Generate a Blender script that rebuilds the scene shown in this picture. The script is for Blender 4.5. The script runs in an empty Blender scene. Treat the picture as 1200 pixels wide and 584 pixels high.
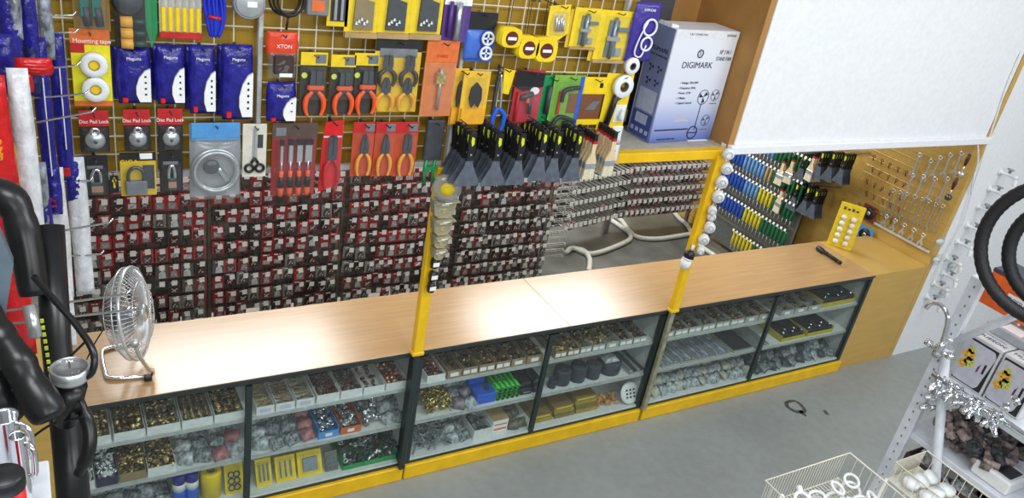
import bpy, bmesh, math, random
from mathutils import Vector, Matrix, Euler
random.seed(7)
S = bpy.context.scene
COL = S.collection
PI = math.pi
# ---------------------------------------------------------------- camera
FPX = 939.59
CAM = Vector((-0.8225, -3.3655, 3.5433))
RM = Euler((math.radians(63.3619), math.radians(-9.5094), math.radians(-29.0582)), 'XYZ').to_matrix()
cd = bpy.data.cameras.new('camera'); cam = bpy.data.objects.new('camera', cd); COL.objects.link(cam)
cd.sensor_fit = 'HORIZONTAL'; cd.sensor_width = 36; cd.lens = FPX / 1200 * 36
cd.clip_start = .05; cd.clip_end = 100
cam.location = CAM; cam.rotation_euler = RM.to_euler(); S.camera = cam

def ray(px, py):
    return RM @ Vector(((px - 600) / FPX, -(py - 292) / FPX, -1))
def U(px, py, ax, val):
    """point where the sight line of a photo pixel meets the plane ax = val"""
    d = ray(px, py); i = 'xyz'.index(ax)
    return CAM + d * ((val - CAM[i]) / d[i])
def D(px, py, d):
    return CAM + ray(px, py) * d

# ---------------------------------------------------------------- materials
def lin(c):
    c = c / 255
    return c / 12.92 if c <= .04045 else ((c + .055) / 1.055) ** 2.4
MATS = {}
def M(name, rgb=None, rough=.5, metal=0, noise=.08, scale=30, spec=.5, bump=0, stretch=None, alpha=None):
    if name in MATS: return MATS[name]
    m = bpy.data.materials.new(name); m.use_nodes = True
    nt = m.node_tree; b = nt.nodes['Principled BSDF']
    b.inputs['Roughness'].default_value = rough; b.inputs['Metallic'].default_value = metal
    b.inputs['Specular IOR Level'].default_value = spec
    tc = nt.nodes.new('ShaderNodeTexCoord'); nz = nt.nodes.new('ShaderNodeTexNoise')
    nz.inputs['Scale'].default_value = scale; nz.inputs['Detail'].default_value = 3
    src = tc.outputs['Object']
    if stretch:
        mp = nt.nodes.new('ShaderNodeMapping'); mp.inputs['Scale'].default_value = stretch
        nt.links.new(src, mp.inputs['Vector']); src = mp.outputs['Vector']
    nt.links.new(src, nz.inputs['Vector'])
    cr = nt.nodes.new('ShaderNodeValToRGB')
    c = [lin(v) for v in rgb]
    cr.color_ramp.elements[0].position = .3; cr.color_ramp.elements[1].position = .7
    cr.color_ramp.elements[0].color = [v * (1 - noise * 1.6) for v in c] + [1]
    cr.color_ramp.elements[1].color = [min(1, v * (1 + noise)) for v in c] + [1]
    nt.links.new(nz.outputs['Fac'], cr.inputs['Fac']); nt.links.new(cr.outputs['Color'], b.inputs['Base Color'])
    if bump:
        bp = nt.nodes.new('ShaderNodeBump'); bp.inputs['Strength'].default_value = bump; bp.inputs['Distance'].default_value = .015
        nt.links.new(nz.outputs['Fac'], bp.inputs['Height']); nt.links.new(bp.outputs['Normal'], b.inputs['Normal'])
    MATS[name] = m
    return m
def clear_mat(name, tint=(235, 240, 240), rough=.05, body=.1, gloss=1.0):
    """thin clear plastic or glass: transparent, a little diffuse body, fresnel gloss"""
    if name in MATS: return MATS[name]
    m = bpy.data.materials.new(name); m.use_nodes = True; nt = m.node_tree
    for n in list(nt.nodes): nt.nodes.remove(n)
    out = nt.nodes.new('ShaderNodeOutputMaterial')
    tr = nt.nodes.new('ShaderNodeBsdfTransparent'); tr.inputs['Color'].default_value = [lin(v) for v in tint] + [1]
    df = nt.nodes.new('ShaderNodeBsdfDiffuse'); df.inputs['Color'].default_value = [lin(v) * .85 for v in tint] + [1]
    gl = nt.nodes.new('ShaderNodeBsdfGlossy'); gl.inputs['Roughness'].default_value = rough
    m1 = nt.nodes.new('ShaderNodeMixShader'); m1.inputs[0].default_value = body
    nt.links.new(tr.outputs[0], m1.inputs[1]); nt.links.new(df.outputs[0], m1.inputs[2])
    lw = nt.nodes.new('ShaderNodeLayerWeight'); pw_ = nt.nodes.new('ShaderNodeMath'); pw_.operation = 'POWER'; pw_.inputs[1].default_value = 4.0
    fr = nt.nodes.new('ShaderNodeMath'); fr.operation = 'MULTIPLY_ADD'; fr.inputs[1].default_value = .5 * gloss; fr.inputs[2].default_value = .04 * gloss
    nt.links.new(lw.outputs['Facing'], pw_.inputs[0]); nt.links.new(pw_.outputs[0], fr.inputs[0])
    tc = nt.nodes.new('ShaderNodeTexCoord'); nz = nt.nodes.new('ShaderNodeTexNoise'); nz.inputs['Scale'].default_value = 18
    nt.links.new(tc.outputs['Object'], nz.inputs['Vector'])
    mm = nt.nodes.new('ShaderNodeMath'); mm.operation = 'MULTIPLY_ADD'; mm.inputs[1].default_value = .06; mm.inputs[2].default_value = -.02
    ad = nt.nodes.new('ShaderNodeMath'); ad.operation = 'ADD'; ad.use_clamp = True
    nt.links.new(nz.outputs['Fac'], mm.inputs[0]); nt.links.new(mm.outputs[0], ad.inputs[0]); nt.links.new(fr.outputs[0], ad.inputs[1])
    m2 = nt.nodes.new('ShaderNodeMixShader')
    nt.links.new(ad.outputs[0], m2.inputs[0]); nt.links.new(m1.outputs[0], m2.inputs[1]); nt.links.new(gl.outputs[0], m2.inputs[2])
    nt.links.new(m2.outputs[0], out.inputs['Surface'])
    MATS[name] = m
    return m

# ---------------------------------------------------------------- mesh builder
class MB:
    def __init__(s): s.v = []; s.f = []; s.mi = []; s.k = 0
    def mat(s, k): s.k = k; return s
    def add(s, vs, fs):
        o = len(s.v); s.v += [tuple(p) for p in vs]
        s.f += [tuple(i + o for i in f) for f in fs]; s.mi += [s.k] * len(fs)
        return s
    def box(s, x0, x1, y0, y1, z0, z1):
        vs = [(x, y, z) for x in (x0, x1) for y in (y0, y1) for z in (z0, z1)]
        return s.add(vs, [(0, 1, 3, 2), (4, 6, 7, 5), (0, 4, 5, 1), (2, 3, 7, 6), (0, 2, 6, 4), (1, 5, 7, 3)])
    def bbox(s, x0, x1, y0, y1, z0, z1, b=.004):
        """box with chamfered edges"""
        if x1 < x0: x0, x1 = x1, x0
        b = min(b, (x1 - x0) * .45, (y1 - y0) * .45, (z1 - z0) * .45)
        vs = []; ids = {}
        X = (x0, x1); Y = (y0, y1); Z = (z0, z1)
        sg = (1, -1)
        for i in (0, 1):
            for j in (0, 1):
                for k in (0, 1):
                    p = (X[i], Y[j], Z[k]); q = (X[i] + sg[i] * b, Y[j] + sg[j] * b, Z[k] + sg[k] * b)
                    ids[i, j, k] = len(vs)
                    vs += [(p[0], q[1], q[2]), (q[0], p[1], q[2]), (q[0], q[1], p[2])]
        fs = []
        def q4(a, ax): fs.append(tuple(ids[t] + ax for t in a))
        for i in (0, 1): q4([(i, 0, 0), (i, 1, 0), (i, 1, 1), (i, 0, 1)], 0)
        for j in (0, 1): q4([(0, j, 0), (1, j, 0), (1, j, 1), (0, j, 1)], 1)
        for k in (0, 1): q4([(0, 0, k), (1, 0, k), (1, 1, k), (0, 1, k)], 2)
        for j in (0, 1):
            for k in (0, 1): a, c = ids[0, j, k], ids[1, j, k]; fs.append((a + 1, c + 1, c + 2, a + 2))
        for i in (0, 1):
            for k in (0, 1): a, c = ids[i, 0, k], ids[i, 1, k]; fs.append((a, c, c + 2, a + 2))
        for i in (0, 1):
            for j in (0, 1): a, c = ids[i, j, 0], ids[i, j, 1]; fs.append((a, c, c + 1, a + 1))
        for t in ids.values(): fs.append((t, t + 1, t + 2))
        return s.add(vs, fs)
    def prism(s, pts, y0, y1):
        """outline in x,z pushed from y0 to y1"""
        n = len(pts); vs = [(x, y0, z) for x, z in pts] + [(x, y1, z) for x, z in pts]
        return s.add(vs, [tuple(range(n)), tuple(range(2 * n - 1, n - 1, -1))] + [(i, i + n, (i + 1) % n + n, (i + 1) % n) for i in range(n)])
    def hprism(s, pts, z0, z1):
        n = len(pts); vs = [(x, y, z0) for x, y in pts] + [(x, y, z1) for x, y in pts]
        return s.add(vs, [tuple(range(n)), tuple(range(2 * n - 1, n - 1, -1))] + [(i, i + n, (i + 1) % n + n, (i + 1) % n) for i in range(n)])
    def tube(s, pts, r, n=8, closed=False):
        P = [Vector(p) for p in pts]; m = len(P); R = r if isinstance(r, (list, tuple)) else [r] * m
        vs = []; prev = None
        for i in range(m):
            a = P[i - 1] if (i > 0 or closed) else P[i]; b = P[(i + 1) % m] if (i < m - 1 or closed) else P[i]
            t = (b - a).normalized() if (b - a).length > 1e-9 else Vector((0, 0, 1))
            if prev is None:
                u = t.orthogonal().normalized()
            else:
                u = prev - t * prev.dot(t)
                u = u.normalized() if u.length > 1e-6 else t.orthogonal().normalized()
            prev = u; w = t.cross(u)
            for k in range(n):
                an = 2 * PI * k / n
                vs.append(P[i] + (u * math.cos(an) + w * math.sin(an)) * R[i])
        fs = []
        for i in range(m if closed else m - 1):
            j = (i + 1) % m
            for k in range(n):
                fs.append((i * n + k, i * n + (k + 1) % n, j * n + (k + 1) % n, j * n + k))
        if not closed: fs += [tuple(range(n - 1, -1, -1)), tuple((m - 1) * n + k for k in range(n))]
        return s.add(vs, fs)
    def lathe(s, prof, c=(0, 0, 0), ax='z', n=16):
        """profile of (radius, height) turned round an axis"""
        vs = []
        for r, h in prof:
            for k in range(n):
                a = 2 * PI * k / n; p, q = r * math.cos(a), r * math.sin(a)
                v = {'z': (p, q, h), 'y': (p, h, q), 'x': (h, p, q)}[ax]
                vs.append((v[0] + c[0], v[1] + c[1], v[2] + c[2]))
        fs = []; m = len(prof)
        for i in range(m - 1):
            for k in range(n): fs.append((i * n + k, i * n + (k + 1) % n, (i + 1) * n + (k + 1) % n, (i + 1) * n + k))
        if prof[0] == prof[-1]: return s.add(vs, fs)
        if prof[0][0] > 1e-6: fs.append(tuple(range(n - 1, -1, -1)))
        if prof[-1][0] > 1e-6: fs.append(tuple((m - 1) * n + k for k in range(n)))
        return s.add(vs, fs)
    def ring(s, c, R, r, ax='y', n=20, m=8):
        pts = []
        for k in range(n):
            a = 2 * PI * k / n; p, q = R * math.cos(a), R * math.sin(a)
            v = {'z': (p, q, 0), 'y': (p, 0, q), 'x': (0, p, q)}[ax]
            pts.append((v[0] + c[0], v[1] + c[1], v[2] + c[2]))
        return s.tube(pts, r, m, True)
    def pillow(s, x0, x1, z0, z1, th, y=0, nx=8, nz=12, wr=.15, taper=0, seed=1):
        """crimped bag: thin at its edges, full in the middle, wrinkled"""
        rn = random.Random(seed); vs = []
        for side in (-1, 1):
            for j in range(nz + 1):
                for i in range(nx + 1):
                    u = i / nx; w = j / nz
                    e = (max(0, math.sin(PI * u)) ** .5) * (max(0, math.sin(PI * w)) ** .45)
                    e = e * (1 + rn.uniform(-wr, wr))
                    xm = (x0 + x1) / 2; k = 1 - taper * abs(w - .5) * 2 + .03 * math.sin(9 * w + seed)
                    vs.append((xm + (x0 + (x1 - x0) * u - xm) * k, y + side * (th / 2 * e + .0008), z0 + (z1 - z0) * w))
        fs = []; o = (nx + 1) * (nz + 1)
        for j in range(nz):
            for i in range(nx):
                a = j * (nx + 1) + i
                fs.append((a, a + 1, a + nx + 2, a + nx + 1)); fs.append((o + a, o + a + nx + 1, o + a + nx + 2, o + a + 1))
        rim = [i for i in range(nx + 1)] + [j * (nx + 1) + nx for j in range(1, nz + 1)] + [nz * (nx + 1) + i for i in range(nx - 1, -1, -1)] + [j * (nx + 1) for j in range(nz - 1, 0, -1)]
        for k in range(len(rim)):
            a, b = rim[k], rim[(k + 1) % len(rim)]; fs.append((a, a + o, b + o, b))
        return s.add(vs, fs)
    def xf(s, mtx, start=0):
        for i in range(start, len(s.v)): s.v[i] = tuple(mtx @ Vector(s.v[i]))
        return s
    def mesh(s, name, mats, smooth=False):
        me = bpy.data.meshes.new(name); me.from_pydata(s.v, [], s.f)
        bm = bmesh.new(); bm.from_mesh(me); bmesh.ops.recalc_face_normals(bm, faces=bm.faces); bm.to_mesh(me); bm.free()
        for m in (mats if isinstance(mats, (list, tuple)) else [mats]): me.materials.append(m)
        me.polygons.foreach_set('material_index', s.mi)
        if smooth: me.polygons.foreach_set('use_smooth', [True] * len(s.f))
        me.update()
        return me
    def build(s, name, mats, parent=None, smooth=False, loc=None, rot=None):
        o = bpy.data.objects.new(name, s.mesh(name, mats, smooth)); COL.objects.link(o)
        if parent: o.parent = parent
        if loc is not None: o.location = loc
        if rot is not None: o.rotation_euler = rot
        return o
def tag(o, label=None, cat=None, group=None, kind=None):
    if label: o['label'] = label
    if cat: o['category'] = cat
    if group: o['group'] = group
    if kind: o['kind'] = kind
    return o
def thing(name, label, cat, loc=(0, 0, 0), rot=None, group=None):
    o = bpy.data.objects.new(name, None); o.empty_display_size = .05; COL.objects.link(o); o.location = loc
    if rot is not None: o.rotation_euler = rot
    return tag(o, label, cat, group)
def kids(o): return [c for c in bpy.data.objects if c.parent == o]
def protos(o):
    """snapshot of a thing, its parts and sub-parts for copying"""
    return (o, [(c, kids(c)) for c in kids(o)])
def dup(pr, loc, rot=None, label=None, group=None, scale=None):
    o, ch = pr
    r = o.copy(); COL.objects.link(r); r.location = loc
    if rot is not None: r.rotation_euler = rot
    if scale is not None: r.scale = scale
    if label: r['label'] = label
    if group: r['group'] = group
    for c, gs in ch:
        d = c.copy(); COL.objects.link(d); d.parent = r
        for g in gs:
            e = g.copy(); COL.objects.link(e); e.parent = d
    return r
def struct(name, mb, m, smooth=False):
    return tag(mb.build(name, m, None, smooth), kind='structure')
def text(s, size, loc, rot, m, parent, name='lettering', align='CENTER', sx=1.0, ext=.0006):
    cu = bpy.data.curves.new('lettering', 'FONT'); cu.body = s; cu.size = size; cu.align_x = align; cu.align_y = 'CENTER'; cu.extrude = ext
    ob = bpy.data.objects.new('lettering_source', cu)
    me = bpy.data.meshes.new_from_object(ob); bpy.data.objects.remove(ob)
    me.materials.clear(); me.materials.append(m)
    o = bpy.data.objects.new(name, me); COL.objects.link(o); o.location = loc; o.rotation_euler = rot; o.scale = (sx, 1, 1)
    if parent: o.parent = parent
    return o
def bez(pts, n=6):
    """smooth curve through points"""
    P = [Vector(p) for p in pts]; out = []
    for i in range(len(P) - 1):
        p0 = P[max(i - 1, 0)]; p1 = P[i]; p2 = P[i + 1]; p3 = P[min(i + 2, len(P) - 1)]
        for k in range(n):
            t = k / n
            out.append(.5 * ((2 * p1) + (p2 - p0) * t + (2 * p0 - 5 * p1 + 4 * p2 - p3) * t * t + (3 * p1 - p0 - 3 * p2 + p3) * t ** 3))
    out.append(P[-1]); return out
ORD = ['first', 'second', 'third', 'fourth', 'fifth', 'sixth', 'seventh', 'eighth', 'ninth', 'tenth', 'eleventh', 'twelfth']

# palette
white = M('white paint', (236, 238, 240), .55, noise=.03)
offwhite = M('white plastic', (232, 234, 234), .35, noise=.03)
yellow = M('bright yellow paint', (238, 190, 12), .4, noise=.06, scale=12)
gold = M('ochre board', (160, 126, 20), .55, noise=.07, scale=5)
ochre = M('ochre laminate', (200, 162, 84), .32, noise=.06, scale=3, stretch=(1, 1, 6))
black = M('black plastic', (26, 27, 30), .4, noise=.15)
blackmetal = M('black painted frame', (40, 52, 52), .4, noise=.1)
steel = M('bright steel', (208, 211, 213), .3, .75, noise=.06)
chrome = M('chrome', (225, 228, 232), .12, 1, noise=.03)
dsteel = M('dark steel', (95, 100, 106), .35, .8, noise=.12)
wirewhite = M('white coated wire', (226, 222, 205), .45, noise=.04)
paper = M('white paper', (240, 240, 238), .7, noise=.03)
red = M('red card', (190, 30, 32), .5, noise=.12)
redbr = M('bright red plastic', (214, 30, 34), .35, noise=.08)
orange = M('orange plastic', (240, 92, 40), .4, noise=.06)
orangecard = M('orange card', (222, 110, 48), .5, noise=.08)
blue = M('royal blue film', (36, 34, 134), .24, noise=.25, scale=28, bump=.45)
bluebright = M('blue plastic', (40, 95, 205), .35, noise=.08)
navy = M('navy plastic', (30, 36, 92), .4, noise=.1)
cyanb = M('light blue card', (80, 150, 210), .5, noise=.08)
green = M('green plastic', (22, 140, 80), .4, noise=.08)
limeg = M('lime card', (120, 175, 60), .5, noise=.1)
ycard = M('yellow card', (238, 205, 30), .5, noise=.07)
yplastic = M('yellow plastic', (240, 208, 30), .32, noise=.05)
purple = M('purple card', (84, 52, 130), .45, noise=.12)
brass = M('brass', (222, 196, 128), .32, .7, noise=.25, scale=60)
dbrass = M('aged brass', (158, 134, 84), .35, .6, noise=.3, scale=60)
copper = M('copper', (224, 150, 116), .3, .7, noise=.2, scale=60)
rust = M('red brown metal', (96, 56, 44), .5, .3, noise=.3, scale=80)
woodh = M('pale wood handle', (222, 198, 158), .45, noise=.1, scale=20, stretch=(6, 6, 1))
kraft = M('kraft card', (176, 146, 100), .75, noise=.1, scale=25)
brownc = M('brown carton board', (172, 126, 66), .7, noise=.08, scale=6)
greym = M('grey plastic', (120, 124, 130), .45, noise=.12)
dgrey = M('dark grey plastic', (62, 66, 72), .5, noise=.15)
clear = clear_mat('clear blister', (248, 250, 250), .1, .03, .5)
cloudy = clear_mat('cloudy bag plastic', (244, 247, 248), .18, .1, .7)
glass = clear_mat('cabinet glass', (246, 250, 249), .02, .012, .4)
lens = clear_mat('clear lens', (240, 240, 240), .05, .05, 1)
# ================================================================= the room
def floor_mat():
    m = M('concrete floor', (153, 158, 155), .42, noise=.06, scale=1.3, spec=.4)
    nt = m.node_tree; b = nt.nodes['Principled BSDF']; cr = [n for n in nt.nodes if n.type == 'VALTORGB'][0]
    tc = [n for n in nt.nodes if n.type == 'TEX_COORD'][0]
    n2 = nt.nodes.new('ShaderNodeTexNoise'); n2.inputs['Scale'].default_value = 14; n2.inputs['Detail'].default_value = 8
    nt.links.new(tc.outputs['Object'], n2.inputs['Vector'])
    mx = nt.nodes.new('ShaderNodeMixRGB'); mx.blend_type = 'OVERLAY'; mx.inputs[0].default_value = .16
    nt.links.new(cr.outputs[0], mx.inputs[1]); nt.links.new(n2.outputs['Fac'], mx.inputs[2]); nt.links.new(mx.outputs[0], b.inputs['Base Color'])
    return m
struct('floor', MB().box(-4, 9, -7, .3, -.1, 0), floor_mat())
struct('floor', MB().box(-4, 9, .3001, 4.6, -.1, 0), M('dark mottled floor', (98, 98, 92), .5, noise=.25, scale=3))  # piece behind the counter has a darker, mottled colour
backw = M('pale back wall paint', (196, 196, 192), .7, noise=.06, scale=4)  # plain pale grey paint of the back room walls
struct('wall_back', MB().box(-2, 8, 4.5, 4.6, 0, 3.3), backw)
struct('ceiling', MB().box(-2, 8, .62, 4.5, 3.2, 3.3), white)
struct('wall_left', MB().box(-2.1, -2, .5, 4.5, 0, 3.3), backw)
struct('wall_right', MB().box(5.71, 5.77, .0, 4.5, 0, 3.2), ochre)
struct('wall_front', MB().box(5.77, 9, 0, .06, 0, 4.6), white)
struct('wall_header', MB().box(-1.6, 1.955, .03, .06, 2.09, 3.7), gold)
struct('wall_upper', MB().bbox(2.905, 5.66, -.02, .04, 2.14, 3.7, .004), white)
struct('trim_1', MB().bbox(2.86, 5.70, -.05, .05, 2.085, 2.14, .006), white)
struct('trim_2', MB().bbox(1.84, 2.86, -.035, .03, 2.055, 2.115, .004), yellow)
# niche with the carton: floor, back, sides
struct('trim_3', MB().box(1.96, 2.86, .03, .62, 2.07, 2.115), M('grey ledge board', (176, 172, 160), .6, noise=.1))
struct('trim_4', MB().box(1.96, 2.9, .55, .6, 2.115, 3.7), brownc)
struct('trim_5', MB().box(2.862, 2.90, .0, .55, 2.115, 3.7).box(2.858, 2.903, -.012, .0, 2.115, 3.7), brownc)
# stains on the concrete: an oil ring with a tail and a short dark mark
stain = M('oil stain', (88, 88, 84), .5, noise=.25)
p0 = U(928, 476, 'z', .001)
sm = MB()
cpt = [U(x, y, 'z', .0012) for x, y in ((921, 472), (930, 470), (938, 474), (943, 482), (934, 483), (924, 478))]
sm.tube(bez(cpt + [cpt[0]]), .02, 4)
sm.tube([U(937, 481, 'z', .0012), U(941, 485, 'z', .0012), U(945, 488, 'z', .0012)], [.03, .028, .012], 4)
for i, v in enumerate(sm.v): sm.v[i] = (v[0], v[1], max(.0004, min(.0016, v[2])))
sp = [U(x, y, 'z', .0012) for x, y in ((964, 481), (968, 481), (972, 487), (968, 486))]
sm.hprism([(p.x, p.y) for p in sp], .0004, .0014)
tag(sm.build('floor_stain', stain), 'dark ring shaped oil stain on the grey floor before the counter', 'stain')

# ---- lamps of the place, and an added front fill for the cabinets
def area(name, loc, sx, sy, e, rot=(0, 0, 0), col=(1, 1, 1)):
    l = bpy.data.lights.new(name, 'AREA'); l.shape = 'RECTANGLE'; l.size = sx; l.size_y = sy; l.energy = e; l.color = col
    o = bpy.data.objects.new(name, l); COL.objects.link(o); o.location = loc; o.rotation_euler = rot
    return o
cool = (.95, .98, 1)
for i, (x, y) in enumerate(((-1.2, -2.6), (1.8, -2.6), (4.8, -2.6))):
    area('ceiling_lamp', (x, y, 4.7), 2.0, .5, 62, (math.radians(12), 0, 0), cool)
    area('cabinet_fill_light', (x, -5.6, 3.9), 2.0, .6, 62, (math.radians(52), 0, 0), cool)  # added fill light, not a lamp of the shop; reaches into the cabinets
for i, x in enumerate((.55, 3.95)):
    area('back_room_lamp', (x, 2.75, 2.95), 1.9, 1.1, 135, (0, 0, 0), cool)
w = bpy.data.worlds.new('world'); S.world = w; w.use_nodes = True
w.node_tree.nodes['Background'].inputs['Color'].default_value = (.92, .96, 1, 1)
w.node_tree.nodes['Background'].inputs['Strength'].default_value = .46
S.view_settings.view_transform = 'Standard'; S.view_settings.look = 'None'; S.view_settings.gamma = 1
S.view_settings.use_curve_mapping = False; S.view_settings.exposure = -0.17

# ================================================================= counter
def wood_mat():
    m = M('pale wood laminate', (184, 146, 100), .23, noise=.07, scale=5, spec=.55, stretch=(.5, 9, 9))
    nt = m.node_tree; b = nt.nodes['Principled BSDF']; cr = [n for n in nt.nodes if n.type == 'VALTORGB'][0]
    tc = [n for n in nt.nodes if n.type == 'TEX_COORD'][0]
    mp = nt.nodes.new('ShaderNodeMapping'); mp.inputs['Scale'].default_value = (2, 60, 60)
    n2 = nt.nodes.new('ShaderNodeTexNoise'); n2.inputs['Scale'].default_value = 3; n2.inputs['Detail'].default_value = 4
    nt.links.new(tc.outputs['Object'], mp.inputs[0]); nt.links.new(mp.outputs[0], n2.inputs['Vector'])
    mx = nt.nodes.new('ShaderNodeMixRGB'); mx.blend_type = 'OVERLAY'; mx.inputs[0].default_value = .14
    nt.links.new(cr.outputs[0], mx.inputs[1]); nt.links.new(n2.outputs['Fac'], mx.inputs[2]); nt.links.new(mx.outputs[0], b.inputs['Base Color'])
    return m
wood = wood_mat()
edge = M('dark edge band', (52, 56, 56), .45, noise=.1)
SEAM = 1.965; XL = -.80; XR = 4.985
for n, (a, b, lab) in enumerate(((XL, SEAM - .0015, 'long pale wood worktop board carrying the small fan, left of the seam'), (SEAM + .0015, XR, 'long pale wood worktop board with the black torch on it, right of the seam'))):
    t = thing('counter_worktop', lab, 'worktop', (0, 0, 0))
    MB().bbox(a, b, -.012, .60, .935, .950, .002).build('top_board', wood, t)
    MB().box(a, b, -.014, -.0122, .934, .948).build('edge_band', edge, t)
SH1, SH2, BASE = .672, .402, .135
backc = M('cabinet lining', (206, 208, 206), .6, noise=.05)
shelfm = M('pale shelf', (222, 226, 224), .4, noise=.05)
def cabinet(x0, xm, x1, lab, yel_right=0):
    t = thing('glass_counter_cabinet', lab, 'display cabinet', ((x0 + x1) / 2, 0, 0))
    c = (x0 + x1) / 2; a, m, b = x0 - c, xm - c, x1 - c
    MB().bbox(a, b + yel_right, -.03, .58, 0, .105, .006).build('plinth', yellow, t)
    MB().box(a + .01, b - .01, .0, .57, .106, .132).build('base_shelf', shelfm, t)
    f = MB()
    f.box(a, b, -.01, .02, .914, .933).box(a, b, -.008, .02, .106, .120)
    for x in (a, b - .032): f.box(x, x + .032, -.01, .026, .12, .90)
    f.box(a, b, .55, .58, .90, .933)
    f.build('frame', blackmetal, t)
    MB().box(m - .016, m + .016, -.009, .014, .12, .90).build('mullion', blackmetal, t)
    for p, q in ((a + .032, m - .016), (m + .016, b - .032)):
        MB().box(p, q, -.002, .002, .12, .90).build('glass_pane', glass, t)
    MB().box(a + .005, b - .005, .565, .578, .12, .90).build('back_panel', backc, t)
    for x in (a, b - .008): MB().box(x, x + .008, .027, .564, .133, .899).build('side_panel', backc, t)
    for z in (SH1, SH2):
        s = MB().box(a + .01, b - .01, .022, .562, z - .014, z).build('shelf', shelfm, t)
        MB().box(a + .034, b - .034, .017, .0218, z - .018, z + .004).build('shelf_lip', M('aluminium lip', (210, 214, 212), .35, .5), s)
    return t
cabinet(XL, .0, .926, 'glass fronted display cabinet under the fan, leftmost of three in the counter')
cabinet(.936, 1.845, 2.775, 'glass fronted display cabinet between the two yellow posts')
cabinet(2.80, 3.878, 4.972, 'glass fronted display cabinet next to the ochre end board, rightmost of three', .012)
# end boards
t = thing('counter_end_board', 'ochre laminate end board closing the counter beside the white wall', 'panel', (5.34, 0, 0))
MB().box(-.352, .366, 0, .022, .0, .945).build('front_board', ochre, t)
MB().box(-.352, .366, .0225, .60, .925, .945).build('top_board', ochre, t)
t = thing('counter_end_board', 'ochre laminate end board closing the left end of the counter', 'panel', (-.95, 0, 0))
MB().box(-.25, .145, 0, .022, .0, .95).build('front_board', ochre, t)
MB().box(-.25, .145, .0225, .60, .93, .95).build('top_board', ochre, t)
# posts on the counter front
worn = M('worn grey tube', (150, 146, 120), .5, noise=.25, scale=18)
for x, lab, low in ((.905, 'yellow steel post rising from the counter, left one hung with steel brackets', blackmetal), (2.787, 'yellow steel post rising from the counter, right one hung with white fittings', worn)):
    t = thing('steel_post', lab, 'post', (x, -.035, 0))
    MB().bbox(-.03, .03, -.022, .022, .952, 2.085, .004).build('upper_tube', yellow, t)
    MB().bbox(-.018, .018, -.016, .016, .108, .951, .004).build('lower_tube', low, t)
    MB().bbox(-.036, .036, -.026, .026, .951, .975, .004).build('foot_collar', yellow, t)

# ================================================================= wire grid above the counter
HOOKS = []     # (x, z, length)
grid_parents = []
def grid(x0, x1, lab, z0=2.085, z1=3.6, last=False):
    t = thing('wire_grid_panel', lab, 'wire grid', ((x0 + x1) / 2, 0, z0))
    w = (x1 - x0) / 2; h = z1 - z0
    m = MB(); n = 12
    for i in range(1, n):
        x = -w + 2 * w * i / n; m.tube([(x, .006, .0), (x, .006, h)], .0032, 6)
    k = int(h / .077)
    for j in range(1, k + 1):
        z = .02 + j * .077; m.tube([(-w, .001, z), (w, .001, z)], .0032, 6)
    m.build('wire_mesh', wirewhite, t)
    b = MB().bbox(-w + .002, w - .002, -.008, .02, -.012, .016, .003); b.build('bottom_rail', M('grey white rail', (205, 206, 204), .45), t)
    MB().bbox(-w - .021, -w - .001, -.012, .026, -.01, h, .003).build('upright', M('grey white rail'), t)
    if last: MB().bbox(w + .001, w + .02, -.012, .026, -.01, h, .003).build('upright', M('grey white rail'), t)
    grid_parents.append((x0, x1, t, (x0 + x1) / 2, z0))
grid(-.93, -.02, 'white wire grid left of the counter front, hung with tapes, padlocks and blue packs')
grid(.02, .915, 'white wire grid hung with pliers and chisels, second from the left')
grid(.955, 1.85, 'white wire grid hung with scrapers, tape measures and brushes', last=True)
def hook_at(x, z, L):
    for x0, x1, t, cx, cz in grid_parents:
        if x0 - .03 <= x <= x1 + .045:
            m = MB().tube([(0, .0, 0), (0, -L, 0), (0, -L - .012, .012)], .003, 6).box(-.006, .006, -.004, .0, -.02, .006)
            m.build('peg_hook', dsteel, t, loc=(x - cx, 0, z - cz)); return

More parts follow.
